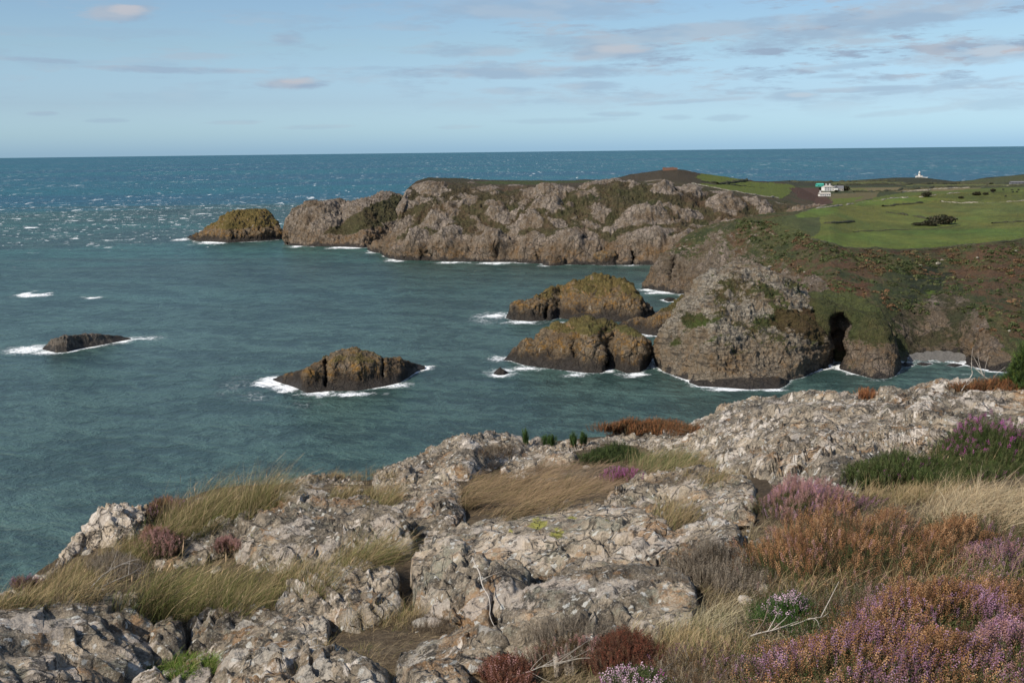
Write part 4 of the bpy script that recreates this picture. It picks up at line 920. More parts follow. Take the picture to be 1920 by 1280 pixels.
    finish(nt, c, 0.9, nt.bump(h, 1.0, 0.07), 0.2)
    return m
M_pale = rock_material('pale_layered_rock', 1.2, 0.6, 0.4, 1.0)
M_lich = rock_material('lichened_rock', 1.12, 0.6, 0.8, 0.55)
M_slab = rock_material('grey_slab_rock', 1.1, 0.4, 0.5, 1.0)

def fg_relief(P, s, seed, strata=1.0):
    a = 0.62
    R1 = np.array([[math.cos(a), -math.sin(a), 0], [math.sin(a), math.cos(a), 0], [0, 0, 1]])
    Q = P @ R1
    wv = fbm(P, 0.7 * s, 3, .5, seed)
    big = fbm(P, 1.0 * s, 3, 0.5, seed + 1) * 0.085 * s
    Qs = Q * np.array([4.2, 0.7, 3.6]) + wv[..., None] * 1.2
    st = fbm(Qs, 0.55 * s, 5, 0.6, seed + 2, ridged=True) * 0.03 * s * strata
    F1, F2, ID = worley(Q * np.array([1.5, .8, 1.2]) + wv[..., None] * 0.3 * s, 0.6 * s, seed + 4)
    blk = (ID - 0.5) * 0.075 * s * sstep(F2 - F1, 0, .10) - np.exp(-(F2 - F1) / 0.03) * 0.008 * s
    G1, G2, GI = worley(Q * np.array([1.9, .8, 1.5]) + wv[..., None] * 0.2, 0.2 * s, seed + 6)
    blk2 = (GI - 0.5) * 0.012 * s * sstep(G2 - G1, 0, .12)
    fine = fbm(P, 0.07, 4, 0.6, seed + 8) * 0.009
    q = (Q[..., 0] + .35 * Q[..., 2]) / (0.15 * s) + wv * 2.2 + fbm(P, .25 * s, 3, .6, seed + 12) * 1.3
    saw = q % 1.0; fine = fine + (np.minimum(saw * 1.2, 1) * (1 - sstep(saw, .82, 1)) - .5) * 0.055 * s * (0.3 + .7 * strata) * (0.35 + sstep(fbm(P, .8 * s, 3, .5, seed + 14), -.2, .3))
    q2 = (Q[..., 0] + .5 * Q[..., 2]) / (0.05 * s) + wv * 5 + fbm(P, .1 * s, 2, .6, seed + 13) * 1.2
    fine = fine + ((q2 % 1.0) - .5) * 0.006 * s * strata
    return big + st + blk + blk2 + fine

def rock(label, crest, foot, mat, s=1.0, k=0.62, seed=0, name='rock_outcrop', prof=1.5, step=2.0, amp=1.0, strata=1.0, low=-0.45, group=None, yellow=None, ends=18):
    global RK
    u0 = max(crest[0][0], foot[0][0]); u1 = min(crest[-1][0], foot[-1][0])
    us = np.arange(u0, u1 + 1, 4.0)
    vc = np.interp(us, *zip(*crest)); vb = np.interp(us, *zip(*foot)); vb = np.maximum(vb, vc + 3)
    db = dgr(us, vb); dc = dgr(us, vc)
    db = smooth1(db, 4); dc = smooth1(dc, 4)
    base = np.minimum(db, np.inf)
    rows = []
    for f in (0, .12, .3, .5, .7, .86, 1.0):
        rows.append(np.stack([us, vb + (vc - vb) * f, k * np.maximum(dc - db, 0.05) * (f ** prof)], -1))
    L = Loft(rows, u0, u1, step, foot_d=lambda uu, vv: np.interp(uu, us, base) - 0.03, back=1.1, nback=12, low=low, sm=2, ends=ends)
    tip = 0.3 + 0.7 * np.minimum(1, np.minimum(L.U - u0, u1 - L.U) / 30)
    L.displace(fg_relief(L.P, s, seed, strata) * amp * tip)
    y = np.zeros(L.P.shape[:2])
    for (yu, yv, ru, rv, a_) in (yellow or ()): y = np.maximum(y, a_ * np.clip(1.3 - np.hypot((L.U - yu) / ru, (L.Vp - yv) / rv), 0, 1))
    o = L.build(name, mat, {'yellow': y.ravel()})
    tag(o, label, 'rock', group)
    RK = np.minimum(RK, raster(L))
    return L

rock('pale rounded rock standing on the left skyline above the sea', [(95, 1062), (120, 1040), (145, 1012), (165, 990), (180, 972), (215, 948), (240, 942), (290, 945), (305, 962)], [(95, 1078), (145, 1048), (165, 1034), (215, 1028), (270, 1000), (305, 975)], M_pale, 0.8, seed=1, k=.5)
rock('thin pale rock ridge along the sloping edge at far left', [(-40, 1138), (0, 1116), (60, 1084), (100, 1058), (140, 1018), (155, 1010)], [(-40, 1160), (0, 1140), (60, 1110), (100, 1085), (140, 1050), (155, 1040)], M_pale, 0.6, seed=2)
rock('low white rock between grass and heather left of the big folded rock', [(268, 1045), (300, 1010), (325, 999), (350, 1010), (390, 985), (430, 975), (447, 985), (452, 1000)], [(268, 1072), (330, 1070), (400, 1055), (452, 1030)], M_pale, 0.8, seed=3, k=.5)
rock('big pale folded rock with steep streaked face left of centre', [(430, 1020), (450, 985), (470, 960), (500, 928), (520, 924), (550, 934), (600, 952), (640, 945), (680, 940), (720, 950), (765, 975), (785, 1000)], [(430, 1050), (500, 1075), (560, 1090), (610, 1088), (660, 1078), (720, 1070), (785, 1045)], M_pale, 1.0, seed=4, k=.6)
rock('streaked hump of layered rock right of the tufted gap', [(690, 892), (720, 878), (760, 868), (800, 880), (840, 892), (872, 910), (882, 930)], [(690, 950), (760, 980), (790, 1000), (840, 995), (882, 965)], M_pale, 0.9, seed=5)
rock('pale whaleback rock on the skyline, centre left', [(700, 898), (750, 872), (790, 850), (835, 826), (865, 813), (910, 812), (960, 813), (985, 822), (1010, 832)], [(700, 905), (800, 898), (870, 905), (930, 880), (1010, 862)], M_pale, 1.0, seed=6, k=.6)
rock('low pinkish rock ledge on the skyline between whaleback and long slab', [(975, 832), (1040, 833), (1100, 828), (1160, 815), (1200, 806), (1250, 804)], [(975, 868), (1060, 872), (1110, 855), (1180, 838), (1250, 835)], M_pale, 0.9, seed=7, k=.6)
rock('small tan rock knob below the centre skyline, dark hollow beside it', [(925, 892), (945, 868), (975, 858), (1000, 862), (1018, 880)], [(925, 898), (960, 900), (1018, 895)], M_pale, 0.6, seed=8, k=.5)
rock('long pale slab with white quartz streaks filling the right skyline', [(1195, 815), (1280, 805), (1330, 780), (1350, 765), (1400, 752), (1436, 742), (1480, 742), (1560, 740), (1600, 738), (1640, 735), (1665, 727), (1700, 735), (1720, 721), (1760, 716), (1830, 722), (1920, 728), (2150, 735), (2350, 750)],
     [(1195, 838), (1300, 880), (1380, 900), (1440, 920), (1560, 935), (1640, 915), (1700, 890), (1800, 850), (1920, 820), (2150, 820), (2350, 790)], M_pale, 1.5, seed=9, k=.75, prof=1.2)
rock('whitish rounded rock beside the brown grass hollow, right of centre', [(1120, 955), (1160, 920), (1200, 900), (1260, 890), (1330, 892), (1390, 905), (1425, 925)], [(1120, 1000), (1180, 1005), (1240, 1010), (1300, 1000), (1380, 1000), (1425, 975)], M_lich, 1.0, seed=10, k=.6)
rock('central broken rock with bright yellow lichen patches', [(780, 1000), (860, 975), (900, 965), (960, 960), (1010, 950), (1080, 943), (1150, 955), (1200, 965), (1260, 985)], [(780, 1075), (860, 1085), (950, 1095), (1050, 1090), (1150, 1075), (1260, 1060)], M_lich, 1.0, seed=11, k=.6, strata=.6,
     yellow=[(1010, 985, 24, 13, 1.0), (1045, 1000, 20, 12, 1.0), (958, 1004, 9, 7, .9), (1072, 975, 12, 6, .8), (1140, 985, 8, 6, .8), (1018, 965, 30, 6, .5)])
rock('grey rounded rock with a steep right face below the centre', [(760, 1075), (775, 1045), (800, 1020), (850, 1013), (890, 1040), (915, 1070), (928, 1130)], [(760, 1135), (775, 1150), (800, 1165), (850, 1178), (915, 1175), (928, 1168)], M_lich, 0.9, seed=12, k=.5, strata=.6)
rock('dark square block wedged in the central cleft', [(905, 1075), (925, 1055), (960, 1050), (990, 1062), (1005, 1085)], [(905, 1135), (930, 1160), (970, 1150), (1005, 1120)], M_lich, 0.7, seed=13, k=.4, strata=.3)
rock('broad sloping slab below the yellow lichened rock', [(915, 1160), (960, 1122), (1020, 1098), (1100, 1078), (1180, 1072), (1250, 1082), (1295, 1110), (1310, 1125)], [(915, 1210), (960, 1245), (1020, 1250), (1080, 1245), (1180, 1225), (1310, 1175)], M_lich, 1.0, seed=14, k=.7, strata=.8)
rock('pinkish rock at the edge of the heather, right of centre', [(1230, 1020), (1250, 1000), (1290, 985), (1345, 980), (1385, 1000), (1400, 1020)], [(1230, 1090), (1290, 1100), (1350, 1085), (1400, 1055)], M_pale, 0.9, seed=15, k=.6)
rock('grey flat topped rock right of the tall green tussock', [(520, 1125), (560, 1095), (620, 1070), (680, 1060), (735, 1060), (755, 1085)], [(520, 1158), (600, 1175), (680, 1185), (755, 1150)], M_slab, 0.9, seed=16, k=.65)
rock('fissured grey slab with black hollow at its right end', [(350, 1178), (400, 1158), (460, 1145), (520, 1145), (570, 1150), (605, 1172)], [(350, 1215), (420, 1245), (500, 1265), (560, 1250), (605, 1225)], M_slab, 0.9, seed=17, k=.7)
rock('large lichened boulder in the near left corner', [(-240, 1175), (-100, 1165), (0, 1140), (30, 1132), (80, 1136), (130, 1114), (200, 1110), (260, 1112), (288, 1125), (305, 1160)], [(-240, 1440), (0, 1400), (150, 1350), (250, 1300), (305, 1230)], M_lich, 1.3, seed=18, k=.5, strata=.5, step=2.2, amp=.75)
rock('small dark boulder leaning on the near left boulder', [(268, 1195), (290, 1175), (320, 1168), (345, 1178), (352, 1200)], [(268, 1240), (300, 1250), (330, 1240), (352, 1225)], M_lich, 0.6, seed=19, k=.4, strata=.4)
rock('pale flat rock at the bottom edge beside the bright green tuft', [(240, 1285), (300, 1262), (360, 1244), (390, 1232), (402, 1240), (410, 1290)], [(240, 1340), (330, 1350), (410, 1330)], M_pale, 0.8, seed=20, k=.55)
rock('flat tan rock with pale lichen rings at the bottom centre', [(728, 1245), (745, 1216), (790, 1198), (850, 1190), (930, 1190), (950, 1215)], [(728, 1262), (800, 1280), (880, 1278), (950, 1250)], M_slab, 0.8, seed=21, k=.7, strata=.3)
rock('low rock at the bottom edge left of centre', [(405, 1270), (450, 1242), (520, 1228), (600, 1236), (680, 1256), (725, 1282)], [(405, 1340), (540, 1350), (725, 1330)], M_slab, 0.8, seed=22, k=.6)
rock('yellowish rock at the bottom edge under the flat tan rock', [(735, 1290), (780, 1270), (830, 1262), (870, 1275), (890, 1290)], [(735, 1330), (830, 1330), (890, 1320)], M_pale, 0.7, seed=23, k=.6)
rock('small ochre rock in the gap below the grey flat topped rock', [(570, 1190), (590, 1162), (615, 1160), (630, 1185)], [(570, 1218), (600, 1225), (630, 1212)], M_slab, 0.5, seed=24, k=.4)
rock('mottled rock strip in front of the long slab, by the sage lichen', [(1040, 1060), (1100, 1040), (1160, 1035), (1230, 1045), (1245, 1065)], [(1040, 1085), (1120, 1092), (1245, 1085)], M_lich, 0.7, seed=25, k=.6)
rock('low pale rock among dry tufts left of the whaleback', [(540, 905), (580, 893), (630, 900), (680, 905), (700, 915)], [(540, 925), (620, 945), (700, 940)], M_pale, 0.7, seed=26, k=.6)
ALLD = np.minimum(np.where(np.isfinite(GDR), GDR, np.inf), RK)
VIS = np.where(RK < GDR, 1, 0)     # 1 where rock is in front
for i in range(ALLD.shape[1]):
    c_ = ALLD[:, i]; k = np.isfinite(c_)
    if k.any(): j = np.argmax(k); c_[:j] = c_[j]; c_[~np.isfinite(c_)] = c_[k][-1]
def root(u, v, onrock=True):
    return at(u, v, dgr(u, v, ALLD if onrock else GEX))

# ================================================================== plants
def colour_material(name, rough=0.8, trans=0.0, spec=0.2, var=0.35, nscale=60):
    m, nt = material(name)
    c = nt.attr('col', 'Color')
    pos = nt.n('ShaderNodeNewGeometry').outputs['Position']
    n = nt.noise(pos, nscale, 2, 0.6)
    c = nt.mix(n, nt.mix(1.0, c, (1 - var,) * 3, 'MULTIPLY'), nt.mix(1.0, c, (1 + var,) * 3, 'MULTIPLY'))
    b = nt.n('ShaderNodeBsdfPrincipled', {'Base Color': c, 'Roughness': rough, 'Specular IOR Level': spec})
    out = b.outputs[0]
    if trans:
        t = nt.n('ShaderNodeBsdfTranslucent', {0: c}); out = nt.n('ShaderNodeMixShader', {0: trans, 1: b.outputs[0], 2: t.outputs[0]}).outputs[0]
    nt.n('ShaderNodeOutputMaterial', {0: out})
    return m
M_blade = colour_material('grass_blade', 0.75, 0.15)
M_flor = colour_material('heather_flower', 0.8, 0.05, 0.1, 0.3, 300)
M_leaf = colour_material('shrub_leaf', 0.7, 0.12, 0.2, 0.4, 80)
M_twig = colour_material('twig_wood', 0.85, 0, 0.15, 0.3, 120)

def blades(R0, L, lean, bend, width, cb, ct, rng, seg=4, spread=0.5, wob=0.36):
    """R0 (n,3) roots; returns V, F, colours of n tapering curved blades"""
    n = len(R0)
    th = rng.uniform(0, 2 * np.pi, n); r = spread * np.sqrt(rng.uniform(0, 1, n))
    d0 = np.stack([r * np.cos(th) + lean[0] * .5, r * np.sin(th) + lean[1] * .5, np.ones(n)], -1); d0 /= np.linalg.norm(d0, axis=1)[:, None]
    bd = np.stack([lean[0] + rng.normal(0, wob, n), lean[1] + rng.normal(0, wob, n), -0.45 + rng.normal(0, .15, n)], -1) * (bend * rng.uniform(.5, 1.5, n))[:, None]
    s = np.linspace(0, 1, seg + 1)[None, :, None]
    P = R0[:, None] + L[:, None, None] * (d0[:, None] * s + bd[:, None] * s ** 2)
    T = d0[:, None] + 2 * bd[:, None] * s
    a = rng.uniform(0, 2 * np.pi, n); side = np.stack([np.cos(a), np.sin(a), np.zeros(n)], -1)[:, None]
    side = side - T * (side * T).sum(-1, keepdims=True) / np.maximum((T * T).sum(-1, keepdims=True), 1e-9)
    side /= np.maximum(np.linalg.norm(side, axis=-1), 1e-6)[..., None]
    wd = (width * (1 - 0.85 * s ** 1.5))
    V = np.stack([P - side * wd * .5, P + side * wd * .5], 2)          # n, seg+1, 2, 3
    k = np.arange(n)[:, None] * (2 * (seg + 1)) + np.arange(seg)[None] * 2
    F = np.stack([k, k + 1, k + 3, k + 2], -1).reshape(-1, 4)
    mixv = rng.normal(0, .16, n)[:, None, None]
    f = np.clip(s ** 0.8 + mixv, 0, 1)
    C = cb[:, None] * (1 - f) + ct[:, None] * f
    C = np.repeat(C[:, :, None], 2, 2)
    return V.reshape(-1, 3), F, C.reshape(-1, 3)

def pick(rng, cols, n, var=.18):
    cols = np.array(cols, float); c = cols[rng.integers(0, len(cols), n)]
    return c * (1 + rng.normal(0, var, n))[:, None].clip(.5, 1.6)

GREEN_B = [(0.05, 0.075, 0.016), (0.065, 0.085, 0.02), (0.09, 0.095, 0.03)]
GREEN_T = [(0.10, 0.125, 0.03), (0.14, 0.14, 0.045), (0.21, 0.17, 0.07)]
DRY_B = [(0.10, 0.08, 0.038), (0.14, 0.105, 0.055)]
DRY_T = [(0.36, 0.27, 0.145), (0.43, 0.33, 0.18), (0.30, 0.21, 0.11)]
BRIGHT_B = [(0.06, 0.11, 0.015), (0.08, 0.13, 0.02)]; BRIGHT_T = [(0.12, 0.20, 0.03), (0.17, 0.22, 0.05)]

def ellipse_roots(rng, cu, cv, ru, rv, n, onrock=True, tilt=0.0):
    th = rng.uniform(0, 2 * np.pi, n); r = np.sqrt(rng.uniform(0, 1, n)) * (1 + rng.normal(0, .08, n))
    ph = rng.uniform(0, 6.28, 3); r = r * (1 + .18 * np.sin(2 * th + ph[0]) + .13 * np.sin(3 * th + ph[1]) + .1 * np.sin(5 * th + ph[2])) * (1 + np.abs(rng.normal(0, .12, n)))
    u = cu + ru * r * np.cos(th); v = cv + rv * r * np.sin(th) + tilt * (u - cu)
    return u, v, root(u, v, onrock), r

_seed = [1000]
def newrng():
    _seed[0] += 1; return np.random.default_rng(_seed[0])

def tussock(label, cu, cv, ru, rv, n, L, lean=(0.35, 0.0), dry=0.4, green=(GREEN_B, GREEN_T), bend=.55, width=.0024, spread=.5, tilt=0.0, group='grass tussocks on the outcrop', cat='grass tussock', heads=0, name='grass_tussock', dryc=(DRY_B, DRY_T), clumps=0):
    rng = newrng()
    u, v, R0, r = ellipse_roots(rng, cu, cv, ru, rv, n, tilt=tilt)
    R0[:, 2] -= 0.02
    if clumps:      # gather the blades into dense tufts
        k = rng.integers(0, clumps, n); uc, vc, RC, _ = ellipse_roots(rng, cu, cv, ru, rv, clumps, tilt=tilt)
        R0 = RC[k] + rng.normal(0, 1, (n, 3)) * np.array([.05, .05, .004]); R0[:, 2] -= .02
    Ls = L * rng.uniform(.3, 1.15, n) * (1.05 - .35 * r ** 2) * (1 + .35 * fbm(R0, .22, 2, .5, _seed[0]))
    spread = spread * 1.15
    isd = rng.uniform(0, 1, n) < dry
    t = empty(name, R0.mean(0), label, cat, group)
    for nm, sel, cc in (('green_blades', ~isd, green), ('dry_blades', isd, dryc)):
        m_ = sel.sum()
        if m_ < 3: continue
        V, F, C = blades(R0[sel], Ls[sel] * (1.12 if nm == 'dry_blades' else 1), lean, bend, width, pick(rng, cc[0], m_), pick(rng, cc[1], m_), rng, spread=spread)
        mk(nm, V, F, M_blade, t, {'col': C})
    if heads:
        k = rng.integers(0, n, heads); V, F, C = blades(R0[k], Ls[k] * 1.25, lean, bend * .8, .0018, pick(rng, DRY_B, heads), pick(rng, [(.45, .34, .2)], heads), rng, spread=spread * .6)
        # a seed head: short thick tuft near the tip of each stalk
        tips = V.reshape(heads, 5, 2, 3)[:, 3:5].mean(2); a, b_ = tips[:, 0], tips[:, 1]; dd = b_ - a
        V2, F2, C2 = blades(a, np.full(heads, .001), (0, 0), 0, .001, pick(rng, [(.38, .27, .16)], heads), pick(rng, [(.42, .3, .18)], heads), rng)
        q = np.linspace(0, 1, 5)[None, :, None]; wq = np.array([.001, .0025, .003, .002, .0005])[None, :, None]
        sd_ = np.stack([-dd[:, 1], dd[:, 0], 0 * dd[:, 0]], -1); sd_ /= np.maximum(np.linalg.norm(sd_, axis=1), 1e-6)[:, None]
        P_ = a[:, None] + dd[:, None] * q * .8
        V2 = np.stack([P_ - sd_[:, None] * wq, P_ + sd_[:, None] * wq], 2).reshape(-1, 3)
        mk('seed_heads', np.concatenate([V, V2]), np.concatenate([F, F2 + len(V)]), M_blade, t, {'col': np.concatenate([C, C2])})
    return t

# --- templates
def tri_bip(r, h):
    a = np.arange(3) * 2.0944
    return np.concatenate([np.stack([r * np.cos(a), r * np.sin(a), np.full(3, h * .45)], -1), [[0, 0, 0], [0, 0, h]]]), np.array([[0, 1, 4], [1, 2, 4], [2, 0, 4], [1, 0, 3], [2, 1, 3], [0, 2, 3]])

def spike_template(rng, L=.05, n=18, r=.0035, fl=.0028, fh=.0045, droop=0.0):
    VV, FF = [], []
    for i in range(n):
        z = L * (i + .5) / n; a = i * 2.4 + rng.uniform(-.4, .4)
        V, F = tri_bip(fl * rng.uniform(.8, 1.25), fh * rng.uniform(.8, 1.2))
        tl = 0.9 + .5 * droop
        c, s = math.cos(tl), math.sin(tl)
        V = V @ np.array([[c, 0, -s], [0, 1, 0], [s, 0, c]])
        rr = r * (1.15 - .6 * i / n)
        V = V + [rr, 0, 0]
        c, s = math.cos(a), math.sin(a)
        V = V @ np.array([[c, s, 0], [-s, c, 0], [0, 0, 1]]) + [0, 0, z]
        FF.append(F + 5 * i); VV.append(V)
    return np.concatenate(VV), np.concatenate(FF)

def leaf_template(rng, L=.07, n=22, ll=.009, w=.0022, out=.9):
    VV, FF = [], []
    for i in range(n):
        z = L * i / n; a = i * 2.4 + rng.uniform(-.5, .5)
        d = np.array([math.cos(a) * out, math.sin(a) * out, .8]); d /= np.linalg.norm(d); sd_ = np.array([-math.sin(a), math.cos(a), 0])
        p = np.array([0, 0, z]); l = ll * rng.uniform(.7, 1.2)
        VV.append([p - sd_ * w * .3, p + d * l * .5 - sd_ * w * .5, p + d * l, p + d * l * .5 + sd_ * w * .5]); FF.append(np.arange(4) + 4 * i)
    return np.array(VV).reshape(-1, 3), np.array(FF)

def place(tmpls, P, D, S, rng):
    """copies of small templates at P, their axis along D, size S"""
    VV, FF, idx = [], [], []
    off = 0
    which = rng.integers(0, len(tmpls), len(P))
    for k, (V, F) in enumerate(tmpls):
        sel = np.where(which == k)[0]
        if not len(sel): continue
        d = D[sel] / np.linalg.norm(D[sel], axis=1)[:, None]
        ref = np.tile([1.0, 0, 0], (len(sel), 1)); x = np.cross(ref, d); x /= np.maximum(np.linalg.norm(x, axis=1), 1e-6)[:, None]; y = np.cross(d, x)
        a = rng.uniform(0, 6.28, len(sel)); ca, sa = np.cos(a)[:, None], np.sin(a)[:, None]
        x, y = x * ca + y * sa, -x * sa + y * ca
        W = P[sel][:, None] + S[sel][:, None, None] * (V[None, :, :1] * x[:, None] + V[None, :, 1:2] * y[:, None] + V[None, :, 2:] * d[:, None])
        VV.append(W.reshape(-1, 3)); FF.append((F[None] + (np.arange(len(sel)) * len(V))[:, None, None] + off).reshape(-1, F.shape[1])); off += W.shape[0] * W.shape[1]
        idx.append(np.repeat(sel, len(V)))
    return np.concatenate(VV), np.concatenate(FF), np.concatenate(idx)

_r = np.random.default_rng(3)
SPK = [spike_template(_r, .055, 16) for _ in range(4)]
SPKs = [spike_template(_r, .03, 7, .004, .0034, .005) for _ in range(3)]
BELL = [spike_template(_r, .035, 9, .0045, .0032, .0065, 1.0) for _ in range(3)]
LEAF = [leaf_template(_r) for _ in range(4)]
LEAFB = [leaf_template(_r, .09, 30, .016, .0028, .7) for _ in range(3)]
PURPLE = [(0.22, 0.11, 0.165), (0.28, 0.15, 0.22), (0.15, 0.08, 0.11), (0.33, 0.20, 0.28), (0.22, 0.12, 0.10)]
PINK = [(0.34, 0.19, 0.175), (0.40, 0.23, 0.215), (0.28, 0.14, 0.12)]
RUST = [(0.25, 0.125, 0.055), (0.31, 0.17, 0.08), (0.17, 0.08, 0.038), (0.36, 0.215, 0.115), (0.10, 0.055, 0.028)]
MAGENTA = [(0.33, 0.07, 0.24), (0.40, 0.12, 0.31)]
PALEPINK = [(0.62, 0.44, 0.52), (0.55, 0.36, 0.46)]
DKRED = [(0.10, 0.035, 0.02), (0.14, 0.05, 0.03), (0.06, 0.028, 0.018), (.11, .06, .035)]
HGREEN = [(0.04, 0.06, 0.014), (0.055, 0.075, 0.02), (0.075, 0.08, 0.03)]
HBROWN = [(0.10, 0.06, 0.03), (0.075, 0.06, 0.03), (0.14, 0.085, 0.045)]
HGREY = [(0.17, 0.14, 0.105), (0.12, 0.095, 0.07), (0.22, 0.185, 0.14)]

def tubes(paths, rads, nside=5):
    VV, FF = [], []; off = 0
    for P, r in zip(paths, rads):
        P = np.asarray(P, float); T = np.gradient(P, axis=0); T /= np.maximum(np.linalg.norm(T, axis=1), 1e-9)[:, None]
        x = np.cross(T, [0.13, 0.21, 0.97]); x /= np.maximum(np.linalg.norm(x, axis=1), 1e-6)[:, None]; y = np.cross(T, x)
        a = np.arange(nside) * 2 * np.pi / nside
        W = P[:, None] + np.asarray(r)[:, None, None] * (np.cos(a)[None, :, None] * x[:, None] + np.sin(a)[None, :, None] * y[:, None])
        VV.append(W.reshape(-1, 3)); m_ = len(P)
        i = np.arange(m_ - 1)[:, None] * nside + np.arange(nside)[None]; j = np.arange(m_ - 1)[:, None] * nside + (np.arange(nside)[None] + 1) % nside
        FF.append((np.stack([i, j, j + nside, i + nside], -1).reshape(-1, 4)) + off); off += m_ * nside
    return np.concatenate(VV), np.concatenate(FF)

def bush(label, cu, cv, ru, rv, h, n, flowers, fl_amt=.8, leafc=HGREEN, spk=None, leaf=None, size=1.0, lean=(0.15, 0), name='heather_bush', cat='heather', group='heather bushes on the outcrop', stems=40, patch=None, tilt=0.0, upright=.5):
    """a mound of sprigs: foliage below, flower spikes at the shoot tips, woody stems from the root"""
    rng = newrng(); spk = spk or SPK; leaf = leaf or LEAF
    u, v, R0, r = ellipse_roots(rng, cu, cv, ru, rv, n, tilt=tilt)
    nb = fbm(R0, .12, 3, .6, _seed[0]); nb2 = fbm(R0, .35, 2, .5, _seed[0] + 5)
    h = max(h - .045 * size, .012)
    top = h * np.clip(1 - r ** 2.4, 0.08, 1) * (0.78 + .8 * nb + .5 * nb2).clip(.2, 1.5)
    C0 = R0.mean(0)
    out = (R0 - C0) * np.array([1, 1, 0]); out /= max(np.abs(out).max(), 1e-3)
    D = out * .55 + np.array([lean[0], lean[1], 0]) + rng.normal(0, .28, (n, 3)) * np.array([1, 1, .3]); D[:, 2] = np.abs(D[:, 2]) + upright + .35
    D /= np.linalg.norm(D, axis=1)[:, None]
    t = empty(name, C0, label, cat, group)
    # leafy shoots at several heights
    P1 = R0 + np.array([0, 0, 1]) * (top * rng.uniform(.35, .92, n))[:, None]
    P2 = R0 + np.array([0, 0, 1]) * (top * rng.uniform(.0, .7, n))[:, None]
    PL = np.concatenate([P1, P2]); DL = np.concatenate([D, D])
    V, F, ix = place(leaf, PL, DL, size * rng.uniform(.8, 1.3, 2 * n), rng)
    lc = pick(rng, leafc, 2 * n, .25)
    mk('foliage', V, F, M_leaf, t, {'col': lc[ix]}, smooth=False)
    if flowers:
        sel = rng.uniform(0, 1, n) < fl_amt * np.clip(0.62 + nb2 * 1.2 + nb * .7, 0.06, 1)
        Pf = R0[sel] + np.array([0, 0, 1]) * top[sel][:, None] + D[sel] * .02
        V, F, ix = place(spk, Pf, D[sel], size * rng.uniform(.7, 1.25, sel.sum()), rng)
        base = pick(rng, flowers[0], sel.sum(), .15)
        if len(flowers) > 1:
            k = (fbm(Pf, .22, 3, .6, _seed[0] + 9) + rng.normal(0, .30, len(Pf))) > (patch if patch is not None else 0)
            alt = pick(rng, flowers[1], sel.sum(), .15); base = np.where(k[:, None], alt, base)
        bnl = fbm(Pf, .09, 2, .6, _seed[0] + 11); base = base * (1 + .45 * bnl)[:, None]
        mk('flowers', V, F, M_flor, t, {'col': base[ix]}, smooth=False)
    if stems:
        k = rng.integers(0, n, stems); paths, rads = [], []
        for i in k:
            a = C0 * .35 + R0[i] * .65; a[2] = R0[i][2] - .02; b_ = R0[i] + [0, 0, top[i] * .95]
            m_ = (a + b_) / 2 + rng.normal(0, .02, 3)
            q = np.linspace(0, 1, 6)[:, None]; paths.append((1 - q) ** 2 * a + 2 * q * (1 - q) * m_ + q ** 2 * b_); rads.append(np.linspace(.003, .0012, 6) * size)
        V, F = tubes(paths, rads, 4)
        mk('stems', V, F, M_twig, t, {'col': np.tile([.12, .09, .06], (len(V), 1))})
    return t

# ---- short dry sward and litter on all the soil
rng = newrng()
def cover(name, n, umin, umax, vmin, vmax, L, w, gb, gt, thin=None, seedn=0, onrock=False):
    u = rng.uniform(umin, umax, n); v = vmin + (vmax - vmin) * rng.uniform(0, 1, n) ** .8
    i = np.clip((u - FU0) / FS, 0, GDR.shape[1] - 1).astype(int); j = np.clip((v - FV0) / FS, 0, GDR.shape[0] - 1).astype(int)
    ok = np.isfinite(GDR[j, i]) & (VIS[j, i] == 0)
    if thin is not None: ok &= thin(u, v)
    u, v = u[ok], v[ok]; R0 = root(u, v, False); k = len(R0)
    dn = fbm(R0, .4, 3, .6, 555 + seedn); keep = dn + rng.normal(0, .25, k) > -0.35
    R0 = R0[keep]; k = len(R0); R0[:, 2] -= .01
    V, F, C = blades(R0, L * rng.uniform(.4, 1.2, k), (.45, .05), .8, w, pick(rng, gb, k), pick(rng, gt, k), rng, seg=3, spread=.9, wob=.5)
    mk(name, V, F, M_blade, None, {'col': C}, origin=R0.mean(0))['kind'] = 'stuff'
cover('dry_grass', 70000, -150, 2100, 800, 1400, .09, .0022, DRY_B, [(0.26, .20, .12), (.33, .25, .15), (.20, .15, .09)])
cover('short_grass', 9000, -150, 2100, 800, 1400, .08, .0024, GREEN_B, GREEN_T, seedn=3)
cover('dry_grass', 22000, 1240, 2100, 880, 1420, .12, .0022, DRY_B, [(0.36, .29, .18), (.42, .35, .23), (.25, .19, .11)], seedn=5)

# ---- grass tussocks
tussock('tall windblown tussock on the left skyline, green below with straw tips', 415, 972, 120, 24, 6500, .42, (.42, 0), .45, tilt=-.28, heads=110, clumps=60)
tussock('long fringe of windblown grass left of the pale skyline rock, falling to the pink heather', 255, 1040, 55, 20, 2200, .27, (.5, 0), .35, tilt=-.3, clumps=26)
tussock('large green tussock in front of the big folded rock', 385, 1138, 122, 24, 6500, .36, (.45, .05), .3, heads=70, clumps=50)
tussock('olive tussock between the green tussock and the grey flat topped rock', 560, 1108, 60, 18, 2400, .27, (.4, 0), .5, heads=50, clumps=30)
tussock('tussock leaning against the left face of the square dark cleft', 680, 1062, 50, 14, 1900, .30, (.55, 0), .45, clumps=18)
tussock('straw coloured tussock on the edge slope at left', 150, 1092, 90, 30, 4200, .22, (.45, 0), .7, tilt=-.2, heads=40, clumps=34)
tussock('grass fringe at the far left edge behind the corner boulder', 45, 1132, 70, 14, 2200, .19, (.4, 0), .6, tilt=-.15, clumps=26)
